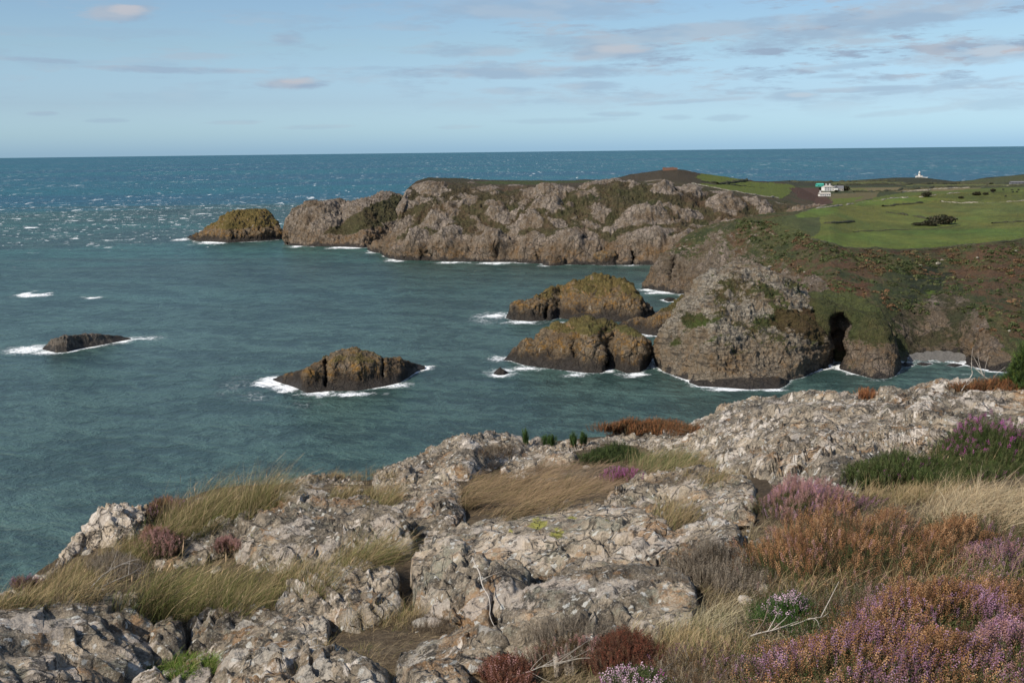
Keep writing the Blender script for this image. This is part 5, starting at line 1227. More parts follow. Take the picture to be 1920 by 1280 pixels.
tussock('short bright green tuft beside the small flat rock, bottom left', 345, 1248, 68, 16, 3600, .10, (.2, 0), .06, (BRIGHT_B, BRIGHT_T), spread=.8, tilt=-.1)
tussock('small brown and green tuft on top of the folded rocks', 690, 935, 70, 12, 2400, .2, (.4, 0), .6, clumps=24)
tussock('low brown tuft on the skyline left of the whaleback', 640, 898, 70, 8, 1800, .12, (.3, 0), .9, clumps=26)
tussock('combed brown grass filling the hollow behind the yellow lichened rock', 968, 932, 98, 34, 9500, .22, (.75, -.1), .88, bend=.9, clumps=110, dryc=(DRY_B, [(0.30, .20, .115), (.36, .25, .145), (.24, .16, .09)]))
tussock('matted brown grass right of the combed hollow', 1085, 905, 110, 34, 8500, .17, (.8, 0), .92, bend=1.0, clumps=110, dryc=(DRY_B, [(0.27, .18, .12), (.33, .23, .15)]))
tussock('fine green grass behind the dark green bush, in front of the long slab', 1250, 878, 75, 16, 4200, .26, (.4, 0), .35, (GREEN_B, [(.11, .14, .05), (.16, .17, .07)]), clumps=40)
tussock('sparse tan grass at the foot of the long slab, centre right', 1345, 895, 55, 14, 2000, .18, (.4, 0), .75, clumps=30)
tussock('small brown tuft in the notch of the whitish rounded rock', 1258, 975, 34, 10, 1200, .2, (.3, 0), .75, clumps=12)
tussock('bleached blond tussock drooping at the right edge', 1860, 975, 120, 30, 9000, .28, (.25, -.15), .95, bend=1.0, clumps=60, dryc=([(0.22, .17, .10)], [(0.46, .36, .22), (.40, .29, .17), (.50, .42, .28)]), heads=40)
tussock('pale grass strip between green heather and blond tussock', 1720, 935, 110, 14, 3600, .16, (.3, 0), .85, clumps=50)
tussock('short green tuft near the bottom, left of the flat tan rock', 672, 1235, 32, 14, 1500, .11, (.1, 0), .15, (BRIGHT_B, GREEN_T), spread=.9)
tussock('brown and green tuft on the ledge above the flat tan rock', 735, 1165, 42, 22, 1900, .15, (.1, 0), .7, clumps=24)
tussock('wispy tan tussock in front of the broad sloping slab', 1270, 1225, 60, 25, 2400, .14, (.25, 0), .85, clumps=30, heads=20)
tussock('olive and straw tussock left of the bottom purple heather', 1345, 1240, 70, 30, 3200, .15, (.25, 0), .6, clumps=40)
tussock('pale wiry tussock around the pale pink flowered bush', 1330, 1185, 90, 22, 2600, .12, (.5, 0), .8, clumps=40, dryc=([(0.2, .17, .10)], [(0.42, .37, .24), (.36, .30, .18)]))
tussock('mixed grass growing up through the rust heather', 1640, 1110, 190, 30, 2200, .2, (.4, 0), .8, clumps=80, spread=.8)
tussock('green grass blades at the right edge above the near heather', 1850, 1100, 100, 20, 2400, .2, (.4, 0), .3, clumps=40)
tussock('grass blades among the magenta heather at the right edge', 1850, 880, 110, 18, 3000, .24, (.35, 0), .45, clumps=50, heads=30)
tussock('thin grass in the gap below the corner boulder at left', 590, 1240, 45, 20, 900, .12, (.1, 0), .7, clumps=14)

# ---- heather
bush('wide rust and pink heather bush filling the middle of the right side', 1600, 1075, 235, 46, .25, 3600, (RUST, PINK), .9, HBROWN + HGREEN, patch=.38, stems=120)
bush('dusky purple heather bush behind the rust heather', 1515, 960, 85, 18, .19, 1500, (PURPLE, PINK), .8, HBROWN + HGREEN, patch=.15, stems=60)
bush('rust heather shoulder at the right of the wide rust bush', 1790, 1050, 80, 26, .20, 1400, (RUST,), .9, HBROWN, stems=50)
bush('small green bush dotted with pale pink flowers', 1470, 1178, 50, 20, .15, 1500, (PALEPINK,), .2, [(0.03, .065, .012), (.045, .08, .015)], SPKs, leaf=LEAF, size=.9, lean=(0, 0), stems=20)
bush('mauve heather band with rust spikes along the bottom edge', 1650, 1290, 250, 50, .17, 4200, (PURPLE, RUST), 1.0, HBROWN + HGREEN, patch=-.08, stems=100)
bush('mauve heather in front of the right edge, with rust spikes above', 1760, 1195, 190, 34, .16, 2800, (PURPLE, RUST), .9, HGREEN + HBROWN, patch=-.14, stems=90)
bush('lilac heather at the right edge with green below', 1880, 1080, 90, 28, .15, 1600, (PURPLE, PINK), .6, HGREEN, patch=.25, stems=50)
bush('rusty heather at the right edge under the lilac heather', 1890, 1150, 90, 28, .18, 1600, (RUST, PINK), .9, HBROWN, patch=.2, stems=50)
bush('pinkish heather corner at bottom right', 1900, 1260, 80, 40, .16, 1800, (PURPLE, PINK), .9, HGREEN + HBROWN, patch=.05, stems=50)
bush('green bell heather with magenta flowers at the upper right edge', 1860, 870, 110, 24, .34, 2600, (MAGENTA,), .22, HGREEN, BELL, LEAFB, 1.1, group='heather bushes on the outcrop', stems=60)
bush('dark green heather sprawling in front of the long slab', 1690, 905, 85, 16, .22, 2200, (MAGENTA,), .05, HGREEN, BELL, LEAFB, 1.1, stems=50)
bush('dark brown red dead heather clump at the bottom, right of centre', 1168, 1245, 54, 22, .14, 1100, (DKRED,), .6, DKRED, SPK, LEAF, .9, stems=60, lean=(0, 0))
bush('small rusty red heather tuft at the bottom centre', 948, 1282, 36, 16, .09, 900, (DKRED, PINK), .8, [(.12, .05, .03)], patch=.15, stems=30)
bush('bright pink heather sprigs at the bottom edge under the dead clump', 1190, 1300, 44, 12, .09, 600, (MAGENTA, PALEPINK), .8, HGREEN, patch=-.1, stems=20)
bush('pink and brown heather clump between the grass and the low white rock', 298, 1032, 42, 14, .17, 1500, (PINK, RUST), .8, [(.07, .045, .03), (.05, .05, .02)], patch=.1, stems=40)
bush('brownish heather with purple tips on the left skyline slope', 315, 962, 34, 10, .17, 900, (PURPLE, RUST), .5, HBROWN, patch=0, stems=30)
bush('reddish sprigs lying on the pale folded rock', 425, 1033, 20, 6, .09, 260, (PINK,), .8, HBROWN, stems=10, size=.9)
bush('round dark green bush on the slab edge behind the hollow', 1150, 866, 42, 10, .19, 1500, None, 0, [(0.03, .045, .012), (.05, .07, .018)], leaf=LEAFB, name='gorse_bush', cat='bush', group='low bushes on the outcrop', stems=30)
bush('small purple flowered heather under the round dark green bush', 1165, 900, 30, 8, .12, 500, (MAGENTA, PURPLE), .6, HBROWN, patch=0, stems=20)
bush('brown twiggy heather on the top of the whaleback rock', 935, 852, 36, 10, .08, 600, None, 0, HGREY + HBROWN, size=.8, name='heather_bush', stems=40)
bush('grey leafless twiggy heather left of the rust heather', 1340, 1085, 75, 30, .22, 1700, None, 0, HGREY, stems=220)
bush('grey wiry dead shrub at the lower end of the sloping slab', 1075, 1200, 66, 22, .10, 700, None, 0, HGREY, size=.8, stems=180)
bush('brown low heather on the ledge right of the central cleft', 1160, 1088, 90, 12, .04, 900, None, 0, HBROWN + [(.05, .04, .03)], size=.5, stems=30)
bush('dry brown twigs in the cleft left of the flat tan rock', 800, 1178, 60, 14, .04, 700, None, 0, [(.08, .06, .04), (.14, .105, .07)], size=.5, stems=60)
bush('grey brown dead heather between the left grass slopes', 215, 1075, 50, 16, .2, 1100, None, 0, HGREY, stems=120)
bush('short dark sprigs on the skyline at the left edge', 50, 1106, 26, 5, .09, 300, (PURPLE,), .5, HBROWN, stems=20)
bush('low tangled brown heather mat running between the mounds at bottom right', 1650, 1165, 240, 62, .10, 5200, (HBROWN, PINK), .35, HBROWN + HGREEN + HGREY, patch=.1, stems=260, size=.9)
bush('low green brown heather mat under the right edge bushes', 1840, 1030, 110, 70, .10, 3200, (HBROWN, PURPLE), .3, HBROWN + HGREEN, patch=.1, stems=120, size=.9)
bush('sparse brown heather scattered through the grass at bottom, right of centre', 1330, 1270, 110, 40, .07, 1300, (HBROWN, PURPLE), .3, HBROWN + HGREY, patch=.2, stems=120, size=.8)
cover('dry_grass', 30000, 2100, 2950, 800, 1420, .16, .0026, DRY_B, [(0.36, .29, .18), (.42, .35, .23), (.25, .19, .11)], seedn=7)
cover('dry_grass', 14000, -850, -150, 1000, 1420, .16, .0026, DRY_B, GREEN_T, seedn=8)
bush('rust and mauve heather mound beyond the right border', 2180, 1100, 200, 80, .2, 3000, (RUST, PURPLE), .9, HBROWN + HGREEN, patch=.2, stems=60)
bush('green heather spreading beyond the right border', 2260, 930, 200, 40, .26, 2400, (PURPLE,), .3, HGREEN, stems=60)
bush('low brown heather hugging the foot of the broad sloping slab', 1085, 1246, 85, 14, .09, 1200, (HBROWN, PINK), .25, HBROWN + HGREY, patch=.2, stems=80, size=.8)
# rusty bracken and gorse shoots standing on the skyline
BR = [(0.24, 0.10, 0.04), (0.32, .15, .06), (.18, .075, .035)]
bush('band of rusty bracken behind the skyline ledge, centre right', 1215, 812, 85, 6, .17, 1500, (BR,), .3, BR + HBROWN, SPKs, LEAFB, 1.0, name='bracken', cat='bracken', group='bracken on the skyline', stems=60)
bush('red brown bracken behind the slab at the right edge', 1860, 738, 55, 5, .2, 900, ([(.22, .06, .03), (.16, .05, .03)],), .4, BR + HBROWN, SPKs, LEAFB, 1.0, name='bracken', cat='bracken', group='bracken on the skyline', stems=50)
bush('small rusty sprig poking above the long slab', 1622, 748, 14, 3, .15, 110, ([(.22, .07, .04)],), .8, BR, SPKs, LEAFB, 1.0, name='bracken', cat='bracken', group='bracken on the skyline', stems=12)
GO = [(0.045, .085, .02), (.06, .10, .025)]
for i, (cu, cv, h_, lb) in enumerate([(985, 832, .22, 'single green gorse shoot standing on the skyline'), (1028, 836, .12, 'short green gorse sprigs between two taller shoots'), (1075, 836, .20, 'pair of green gorse shoots near the skyline bracken'), (1094, 834, .16, 'green gorse shoot touching the bracken band')]):
    bush(lb, cu, cv, 5 if i != 1 else 14, 1.5, h_, 60 if i != 1 else 110, None, 0, GO, leaf=LEAFB, size=1.0, lean=(0, 0), name='gorse_shoot', cat='gorse', group='gorse shoots on the skyline', stems=8, upright=2.5)
bush('dense green gorse bush at the right edge of the skyline', 1925, 735, 34, 5, .62, 1700, None, 0, [(0.05, .09, .02), (.08, .11, .02), (.03, .05, .015)], leaf=LEAFB, size=1.4, lean=(0, 0), name='gorse_bush', cat='bush', group='low bushes on the outcrop', stems=30)

# ---- bare bleached branches
def branch(label, pts, rad, lift, seed, tw=5, col=(.40, .36, .31)):
    rng = np.random.default_rng(seed)
    u = np.array([p[0] for p in pts], float); v = np.array([p[1] for p in pts], float)
    q = np.linspace(0, len(pts) - 1, 26); uu = np.interp(q, range(len(pts)), u); vv = np.interp(q, range(len(pts)), v)
    uu = smooth1(uu, 2); vv = smooth1(vv, 2)
    d = dgr(uu, np.clip(vv + 14, 700, 1440), ALLD); d = np.full(len(uu), d.mean()) * .35 + smooth1(d, 6) * .65
    P = at(uu, vv, d - .12) + np.stack([fbm(np.stack([q, q * 0, q * 0 + seed + i], -1), 1.5, 3, .5, seed) * .02 for i in range(3)], -1)
    paths = [P]; rads = [np.linspace(rad, rad * .35, 26)]
    for t_ in range(tw):
        i = rng.integers(3, 22); a = P[i]; d_ = (P[i + 2] - P[i]); d_ = d_ / max(np.linalg.norm(d_), 1e-6) + rng.normal(0, .6, 3); d_[2] += .3; d_ /= np.linalg.norm(d_)
        L_ = rng.uniform(.06, .2); s = np.linspace(0, 1, 8)[:, None]
        paths.append(a + d_ * L_ * s + rng.normal(0, .3, 3) * L_ * s ** 2); rads.append(np.linspace(rad * .5, rad * .18, 8))
    V, F = tubes(paths, rads, 5)
    c = np.array(col) * np.ones((len(V), 1)) * (1 + .3 * fbm(V, .05, 2, .5, seed))[:, None]
    tag(mk('dead_branch', V, F, M_twig, None, {'col': c}, origin=P.mean(0)), label, 'branch', 'bare dead branches')
branch('bleached arched twig lying over the mauve heather at the right', [(1760, 1110), (1768, 1130), (1778, 1145), (1800, 1140), (1830, 1125), (1880, 1120), (1918, 1122)], .004, 0, 1, 6)
branch('pale curved twig below the pale pink flowered bush', [(1400, 1200), (1440, 1180), (1490, 1165), (1530, 1160), (1560, 1148)], .004, 0, 2, 6)
branch('long brown stem leaning across the pale tussock', [(1385, 1225), (1410, 1190), (1425, 1165), (1445, 1140)], .0035, 0, 3, 3, (.2, .15, .11))
branch('forked grey twig crossing the bottom mauve heather', [(1590, 1200), (1620, 1188), (1650, 1186), (1668, 1170), (1690, 1160)], .0035, 0, 4, 4)
branch('short pale stick upright in the bottom heather', [(1630, 1270), (1640, 1245), (1655, 1225)], .003, 0, 5, 2)
branch('grey twig tangle under the dead red clump', [(960, 1268), (1000, 1250), (1050, 1236), (1110, 1238)], .003, 0, 6, 9, (.3, .27, .23))
branch('thin dark twig at the right of the dead red clump', [(1235, 1270), (1262, 1240), (1285, 1215)], .0028, 0, 7, 4, (.12, .1, .08))
branch('white lichened stem hanging down the central cleft', [(888, 1045), (892, 1065), (902, 1095), (915, 1125), (918, 1160), (935, 1195)], .004, 0, 8, 2)
branch('pale stem across the dead heather on the left slope', [(168, 1108), (195, 1078), (230, 1058), (262, 1050)], .004, 0, 9, 7)
branch('pale stem beneath the left dead heather', [(172, 1100), (200, 1096), (240, 1080), (268, 1060)], .0035, 0, 10, 5)
branch('long tan stem crossing the rust heather towards the right edge', [(1560, 1118), (1600, 1090), (1640, 1060), (1700, 1035), (1760, 1028)], .003, 0, 11, 3, (.35, .26, .15))
branch('bare grey twigs standing on the skyline at right', [(1800, 735), (1815, 712), (1824, 700), (1822, 690)], .006, 0, 12, 8)
branch('bare grey twig arching on the skyline near the gorse bush', [(1880, 735), (1862, 718), (1845, 705), (1838, 692)], .006, 0, 13, 8)

# loose stones and crumbs of rock lying on the soil
rng = newrng(); n = 420
u = rng.uniform(-100, 1500, n); v = rng.uniform(860, 1330, n)
i = np.clip((u - FU0) / FS, 0, GDR.shape[1] - 1).astype(int); j = np.clip((v - FV0) / FS, 0, GDR.shape[0] - 1).astype(int)
ok = np.isfinite(GDR[j, i]) & (VIS[j, i] == 0); R0 = root(u[ok], v[ok], False); n = len(R0)
a = np.linspace(0, np.pi, 7)[:, None]; b_ = np.linspace(0, 2 * np.pi, 9)[None, :-1]
SV = np.stack([np.sin(a) * np.cos(b_), np.sin(a) * np.sin(b_), np.cos(a) + 0 * b_], -1).reshape(-1, 3)
k = np.arange(6)[:, None] * 8 + np.arange(8); kk = np.arange(6)[:, None] * 8 + (np.arange(8) + 1) % 8
SF = np.stack([k, k + 8, kk + 8, kk], -1).reshape(-1, 4)
sz = .018 + .06 * rng.uniform(0, 1, n) ** 4
X = SV[None] * sz[:, None, None] * np.array([1, .8, .5]) * rng.uniform(.7, 1.3, (n, 1, 3)); X = X * (1 + .35 * fbm(X * 1.0 + np.arange(n)[:, None, None], .05, 2, .5, 9))[..., None]
ang = rng.uniform(0, 6.28, n); c_, s_ = np.cos(ang)[:, None], np.sin(ang)[:, None]
X = np.stack([X[..., 0] * c_ - X[..., 1] * s_, X[..., 0] * s_ + X[..., 1] * c_, X[..., 2]], -1) + R0[:, None] + np.array([0, 0, .006])
mk('loose_stones', X.reshape(-1, 3), (SF[None] + (np.arange(n) * len(SV))[:, None, None]).reshape(-1, 4), M_slab, attrs={'yellow': np.zeros(n * len(SV))})['kind'] = 'stuff'

# ================================================================== things on the far land
def surf(L, u, v):
    """nearest displaced surface point of a landform at pixel (u, v)"""
    out = []
    for a, b in zip(np.atleast_1d(u), np.atleast_1d(v)):
        c = int(np.clip(round((a - L.us[0]) / (L.us[1] - L.us[0])), 0, len(L.us) - 1))
        k = np.where(L.front[:, c])[0]; j = k[np.argmin(np.abs(L.Vp[k, c] - b))]
        out.append(L.P[j, c])
    return np.array(out)

def strip(name, label, cat, L, pts, h, w_, mat, group, seed=0, gaps=0.0, stepm=1.6):
    u = np.array([p[0] for p in pts], float); v = np.array([p[1] for p in pts], float)
    q = np.linspace(0, 1, 300); un = np.interp(q, np.linspace(0, 1, len(pts)), u); vn = np.interp(q, np.linspace(0, 1, len(pts)), v)
    P = surf(L, un, vn); P = np.stack([smooth1(P[:, i], 6) for i in range(3)], -1)
    s_ = np.concatenate([[0], np.cumsum(np.linalg.norm(np.diff(P, axis=0), axis=1))]); n = max(8, int(min(s_[-1] / stepm, 900)))
    P = np.stack([np.interp(np.linspace(0, s_[-1], n), s_, P[:, i]) for i in range(3)], -1)
    T = np.gradient(P, axis=0); T[:, 2] = 0; T /= np.maximum(np.linalg.norm(T, axis=1), 1e-6)[:, None]; S = np.stack([-T[:, 1], T[:, 0], 0 * T[:, 0]], -1)
    a = np.linspace(-.1, np.pi + .1, 9)
    hh = h * (0.8 + .9 * fbm(P, 6, 3, .6, seed)); 
    if gaps: hh = hh * (fbm(P, 25, 2, .5, seed + 2) > -gaps)
    hh = np.maximum(hh, .12)
    V = P[:, None] + S[:, None] * (np.cos(a)[None, :, None] * w_ * .5 * (.6 + .4 * hh / h)[:, None, None]) + np.array([0, 0, 1]) * (np.sin(a)[None, :, None] * hh[:, None, None] - .15)
    V = V + (fbm(V, .8, 3, .6, seed + 4) * .3 * h)[..., None] * np.array([.5, .5, 1])
    o = mk(name, V, grid_faces(n, 9), mat, origin=P.mean(0)); tag(o, label, cat, group); return o

m_hedge, nt = material('hedge_leaves'); pos = nt.n('ShaderNodeNewGeometry').outputs['Position']; n_ = nt.noise(pos, .9, 6, .7)
finish(nt, nt.ramp(n_, [(.36, (.018, .02, .010)), (.5, (.045, .048, .022)), (.64, (.085, .07, .04))]), .9, nt.bump(n_, 1, 1.0))
m_wall, nt = material('field_stone'); pos = nt.n('ShaderNodeNewGeometry').outputs['Position']; n_ = nt.noise(pos, 1.1, 6, .75)
finish(nt, nt.ramp(n_, [(.38, (.06, .06, .03)), (.47, (.16, .14, .10)), (.6, (.42, .38, .31))]), .9, nt.bump(nt.vor(pos, 1.6), 1, .5))
GH, GW = 'hedges between the fields', 'stone walls between the fields'
for (nm, lb, ct, L, pts, h, w_, mt, gp, gaps) in [
    ('stone_wall', 'grey stone wall across the upper pasture where the cows graze', 'stone wall', ML, [(1763, 378), (1800, 381), (1850, 380), (1920, 376), (2100, 370)], 1.3, 1.6, m_wall, GW, .25),
    ('stone_wall', 'pale broken wall along the top of the middle pasture, left of the cows', 'stone wall', ML, [(1660, 373), (1700, 370.5), (1735, 369), (1765, 364), (1800, 361)], 1.1, 1.5, m_wall, GW, .1),
    ('stone_wall', 'stony field bank along the cliff side of the pasture at left', 'stone wall', ML, [(1492, 397), (1530, 391), (1580, 385), (1620, 379), (1660, 374)], 1.0, 2, m_wall, GW, .05),
    ('hedge', 'short dark hedge tufts in the middle of the pasture', 'hedge', ML, [(1655, 388), (1680, 385), (1700, 383), (1730, 381)], 1.4, 2.4, m_hedge, GH, .0),
    ('hedge', 'brown bramble bank slanting down through the pasture', 'hedge', ML, [(1616, 393), (1650, 397), (1690, 402), (1720, 407), (1740, 411)], 1.2, 3.0, m_hedge, GH, .1),
    ('hedge', 'low scrub line between the two lowest fields', 'hedge', ML, [(1600, 435), (1660, 432), (1741, 430), (1800, 423)], .6, 1.5, m_hedge, GH, .0),
    ('hedge', 'dark scrub along the front edge of the lowest bright field', 'hedge', ML, [(1521, 447), (1578, 465.5), (1651, 469), (1783, 463.5), (1920, 449.5), (2100, 441)], 1.0, 3, m_hedge, GH, .35),
    ('hedge', 'hedge crossing the right end of the lowest fields', 'hedge', ML, [(1860, 419), (1890, 417), (1920, 416), (2100, 410)], 1.3, 2.5, m_hedge, GH, .2),
    ('hedge', 'small scrub line left of the thorn bushes', 'hedge', ML, [(1548, 419), (1575, 417), (1600, 416)], 1.2, 3, m_hedge, GH, .0),
    ('hedge', 'long dark hedge behind the cow pasture', 'hedge', FL, [(1600, 360), (1650, 360), (1700, 356), (1760, 351.5), (1850, 350), (2000, 346)], 2.4, 5, m_hedge, GH, .5),
    ('hedge', 'thick hedge below the lighthouse hill', 'hedge', FL, [(1570, 346.5), (1640, 346.5), (1700, 346), (1780, 345), (1860, 345)], 3.2, 9, m_hedge, GH, .5),
    ('hedge', 'dark hedge under the far skyline left of the lighthouse', 'hedge', FL, [(1480, 341), (1540, 342), (1600, 341.5), (1680, 339)], 3.2, 10, m_hedge, GH, .5),
    ('hedge', 'hedge running down from the house to the bracken', 'hedge', FL, [(1583, 358), (1610, 359), (1640, 361)], 2.0, 5, m_hedge, GH, .5),
    ('stone_wall', 'light stone wall along the front of the far straw field', 'stone wall', FL, [(1690, 360), (1760, 354.5), (1850, 350), (1950, 347)], 1.6, 2.4, m_wall, GW, .15),
    ('hedge', 'hedge dividing the two headland fields', 'hedge', HL, [(1345, 346), (1375, 343), (1400, 339.5)], 2.4, 4, m_hedge, GH, .5),
    ('hedge', 'hedge above the lower headland field', 'hedge', HL, [(1312, 341), (1330, 341.5), (1350, 345), (1400, 350), (1440, 354)], 1.4, 3, m_hedge, GH, .1),
    ('stone_wall', 'stone wall along the cliff side of the headland field', 'stone wall', HL, [(1296, 344.5), (1318, 349.5), (1360, 357.5), (1420, 367), (1460, 374)], 1.4, 1.8, m_wall, GW, .3)]:
    strip(nm, lb, ct, L, pts, h, w_, mt, gp, hash(lb) % 97 if False else len(lb), gaps)

def plain(name, col, rough=.8, n=.12, sc=1.0):
    m, nt = material(name); pos = nt.n('ShaderNodeNewGeometry').outputs['Position']; k = nt.noise(pos, sc, 4, .6)
    finish(nt, nt.mix(k, tuple(c * (1 - n) for c in col), tuple(min(c * (1 + n), .9) for c in col)), rough, spec=.25); return m
m_white, m_slate, m_glass, m_pale = plain('white_render', (.60, .585, .55)), plain('slate_roof', (.13, .13, .14)), plain('dark_window', (.02, .025, .03), .2), plain('weathered_roof', (.36, .33, .29))
m_green, m_brick, m_cow, m_grey = plain('turquoise_sheeting', (.06, .34, .26)), plain('red_brick', (.17, .09, .062), .9, .25, .8), plain('black_coat', (.012, .011, .010), .7), plain('grey_stone', (.30, .28, .25))

def rotz(V, a, loc):
    V = np.asarray(V, float); c, s = math.cos(a), math.sin(a)
    return V @ np.array([[c, s, 0], [-s, c, 0], [0, 0, 1]]) + loc
BOXF = np.array([[0, 3, 2, 1], [4, 5, 6, 7], [0, 1, 5, 4], [1, 2, 6, 5], [2, 3, 7, 6], [3, 0, 4, 7]])
def boxv(x0, x1, y0, y1, z0, z1):
    return np.array([[x0, y0, z0], [x1, y0, z0], [x1, y1, z0], [x0, y1, z0], [x0, y0, z1], [x1, y0, z1], [x1, y1, z1], [x0, y1, z1]], float)
def part(name, V, F, mat, t, a, loc): return mk(name, rotz(V, a, loc), F, mat, t, smooth=False)

def house(name, label, cat, loc, a, W, D, H, RH, wallm, roofm, wins=3, chim=(), hip=False, floors=1, door=True, group=None):
    t = empty(name, loc, label, cat, group); loc = np.array(loc, float)
    g = 0 if hip else 1
    V = np.concatenate([boxv(-W / 2, W / 2, -D / 2, D / 2, -1.5, H), [[-W / 2, 0, H + RH * .97 * g], [W / 2, 0, H + RH * .97 * g]]])
    F = [BOXF[[0, 2, 3, 4, 5]]] + ([np.array([[4, 8, 7], [5, 6, 9]])] if g else [])
    part('wall', V, F, wallm, t, a, loc)
    e = .35; i = W * .28 if hip else -e
    R = np.array([[-W / 2 - e, -D / 2 - e, H - .1], [W / 2 + e, -D / 2 - e, H - .1], [W / 2 + e, D / 2 + e, H - .1], [-W / 2 - e, D / 2 + e, H - .1], [-W / 2 + i, 0, H + RH], [W / 2 - i, 0, H + RH]])
    R2 = np.concatenate([R, R + [0, 0, .22]])
    quad = [[6, 7, 11, 10], [8, 9, 10, 11], [1, 0, 4, 5], [3, 2, 5, 4], [0, 1, 7, 6], [1, 2, 8, 7], [2, 3, 9, 8], [3, 0, 6, 9]]; tri = [[7, 8, 11], [9, 6, 10], [2, 1, 5], [0, 3, 4]]
    rf = part('roof', R2, [np.array(quad), np.array(tri)], roofm, t, a, loc)
    for cx in chim:
        cc = mk('chimney', rotz(np.concatenate([boxv(cx - .7, cx + .7, -.6, .6, H + RH * .5, H + RH + 2.0), boxv(cx - .85, cx + .85, -.75, .75, H + RH + 2.003, H + RH + 2.3)]), a, loc), np.concatenate([BOXF, BOXF + 8]), m_white, None, smooth=False)
        cc.parent = rf; cc.matrix_parent_inverse = Matrix.Translation(-Vector(loc))
    for f in range(floors):
        z0 = .9 + f * 2.7
        for k in range(wins):
            x = -W / 2 + W * (k + .5) / wins
            if door and f == 0 and k == wins // 2: part('door', boxv(x - .5, x + .5, -D / 2 - .06, -D / 2 + .1, 0, 2.1), BOXF, m_slate, t, a, loc)
            else: part('window', boxv(x - .55, x + .55, -D / 2 - .05, -D / 2 + .1, z0, z0 + 1.3), BOXF, m_glass, t, a, loc)
    return t

hp = lambda u, v, L=FL: surf(L, u, v)[0]
def hloc(u, v, d):
    return at(np.array([float(u)]), np.array([float(v)]), np.array([float(d)]))[0]
p = hp(1552, 358.5); house('white_house', 'large white farmhouse with hipped slate roof and two chimneys among the far fields', 'house', p, .25, 15.5, 9, 5.4, 2.6, m_white, m_pale, 4, (-2.8, 2.8), True, 2)
p = hp(1572, 358.5); house('stone_house', 'grey slate roofed wing with a white gable right of the large farmhouse', 'house', p, -.1, 13, 8, 3.8, 3.2, m_grey, m_slate, 4, (), False, 1)
p = hp(1566, 358) + [0, -5.5, 0]; house('gable_house', 'narrow white gabled house between farmhouse and grey wing', 'house', p, math.pi / 2 - .1, 6, 4.6, 4.6, 2.6, m_white, m_slate, 1, (), False, 1, False)
p = hp(1545, 367.5, FL); house('white_cottage', 'small low white cottage on the green below the farmhouse', 'cottage', p, .12, 14, 6.5, 2.9, 1.9, m_white, m_pale, 5, (-5.5,), False, 1)
p = hp(1537.5, 350.5); house('barn', 'barn with turquoise sheet roof behind the farmhouse', 'barn', p, .05, 11, 9, 3.2, 1.8, m_green, m_green, 2, (), False, 1, False)
p = hp(1906, 345.5); house('barn', 'long low dark shed on the far right pasture', 'shed', p, .05, 22, 7, 2.6, 1.6, m_slate, m_slate, 4, (), False, 1, False)
# garden hedge trees round the farm
# lighthouse
def lathe(prof, n=20):
    a = np.arange(n) * 2 * np.pi / n; P = np.array(prof, float)
    V = np.stack([P[:, :1] * np.cos(a), P[:, :1] * np.sin(a), np.repeat(P[:, 1:], n, 1)], -1).reshape(-1, 3)
    i = np.arange(len(P) - 1)[:, None] * n + np.arange(n); j = np.arange(len(P) - 1)[:, None] * n + (np.arange(n) + 1) % n
    return V, np.stack([i, j, j + n, i + n], -1).reshape(-1, 4)
lp = hp(1725, 333.6); lp = lp + [0, 8, -1.0]
t = empty('lighthouse', lp, 'white lighthouse with lantern and low white keepers buildings on the far skyline', 'lighthouse')
V, F = lathe([(3.4, -2), (3.1, 2), (2.7, 6), (2.4, 10.2), (3.0, 10.3), (3.0, 10.8), (2.3, 10.9)]); mk('tower', rotz(V, 0, lp), F, m_white, t)
V, F = lathe([(1.6, 10.8), (1.6, 13.0)], 12); mk('lantern', rotz(V, 0, lp), F, plain('lantern_glass', (.35, .38, .4), .2), t)
V, F = lathe([(1.9, 12.9), (1.5, 13.7), (.5, 14.5), (.15, 15.2), (0.01, 15.3)], 12); mk('dome_roof', rotz(V, 0, lp), F, m_white, t)
part('keepers_house', np.concatenate([boxv(-8, 7, -4.2, 3, -2.5, 3.6)]), BOXF, m_white, t, 0, lp)
part('roof', np.array([[-8.3, -4.5, 3.604], [7.3, -4.5, 3.604], [7.3, 3.3, 3.604], [-8.3, 3.3, 3.604], [-6, -.6, 5.2], [5, -.6, 5.2]]), [np.array([[0, 1, 5, 4], [2, 3, 4, 5]]), np.array([[1, 2, 5], [3, 0, 4]])], m_pale, t, 0, lp)
part('boundary_wall', boxv(7.003, 17, -4.6, -4.1, -2.5, 1.5), BOXF, m_white, t, 0, lp)
for k in range(4): part('window', boxv(-6.6 + k * 3.6, -5.6 + k * 3.6, -4.26, -4.1, .9, 2.2), BOXF, m_glass, t, 0, lp)

# brick ruin on the headland
p0 = hp(1243, 319.5, HL); p1 = hp(1269, 319, HL); rp = (p0 + p1) / 2; rp[2] = max(p0[2], p1[2]) - .4; wid = np.linalg.norm((p1 - p0)[:2])
t = empty('brick_ruin', rp, 'roofless red brick ruin with gaps in its walls on the headland summit', 'ruin')
rng = np.random.default_rng(5); bx_ = []
x = -wid / 2
while x < wid / 2 - .5:
    w_ = rng.uniform(1.0, 2.2); bx_.append((x, min(x + w_, wid / 2), rng.uniform(1.9, 2.9))); x += w_ + rng.uniform(.5, .9)
V = [boxv(-wid / 2, wid / 2, -2.4, -2.0, -1.2, 1.3)]; F = [BOXF]
for i, (a, b_, hh) in enumerate(bx_): V.append(boxv(a, b_, -2.4, -2.0, 1.303, hh)); F.append(BOXF + 8 * (i + 1))
part('front_wall', np.concatenate(V), np.concatenate(F), m_brick, t, 0, rp)
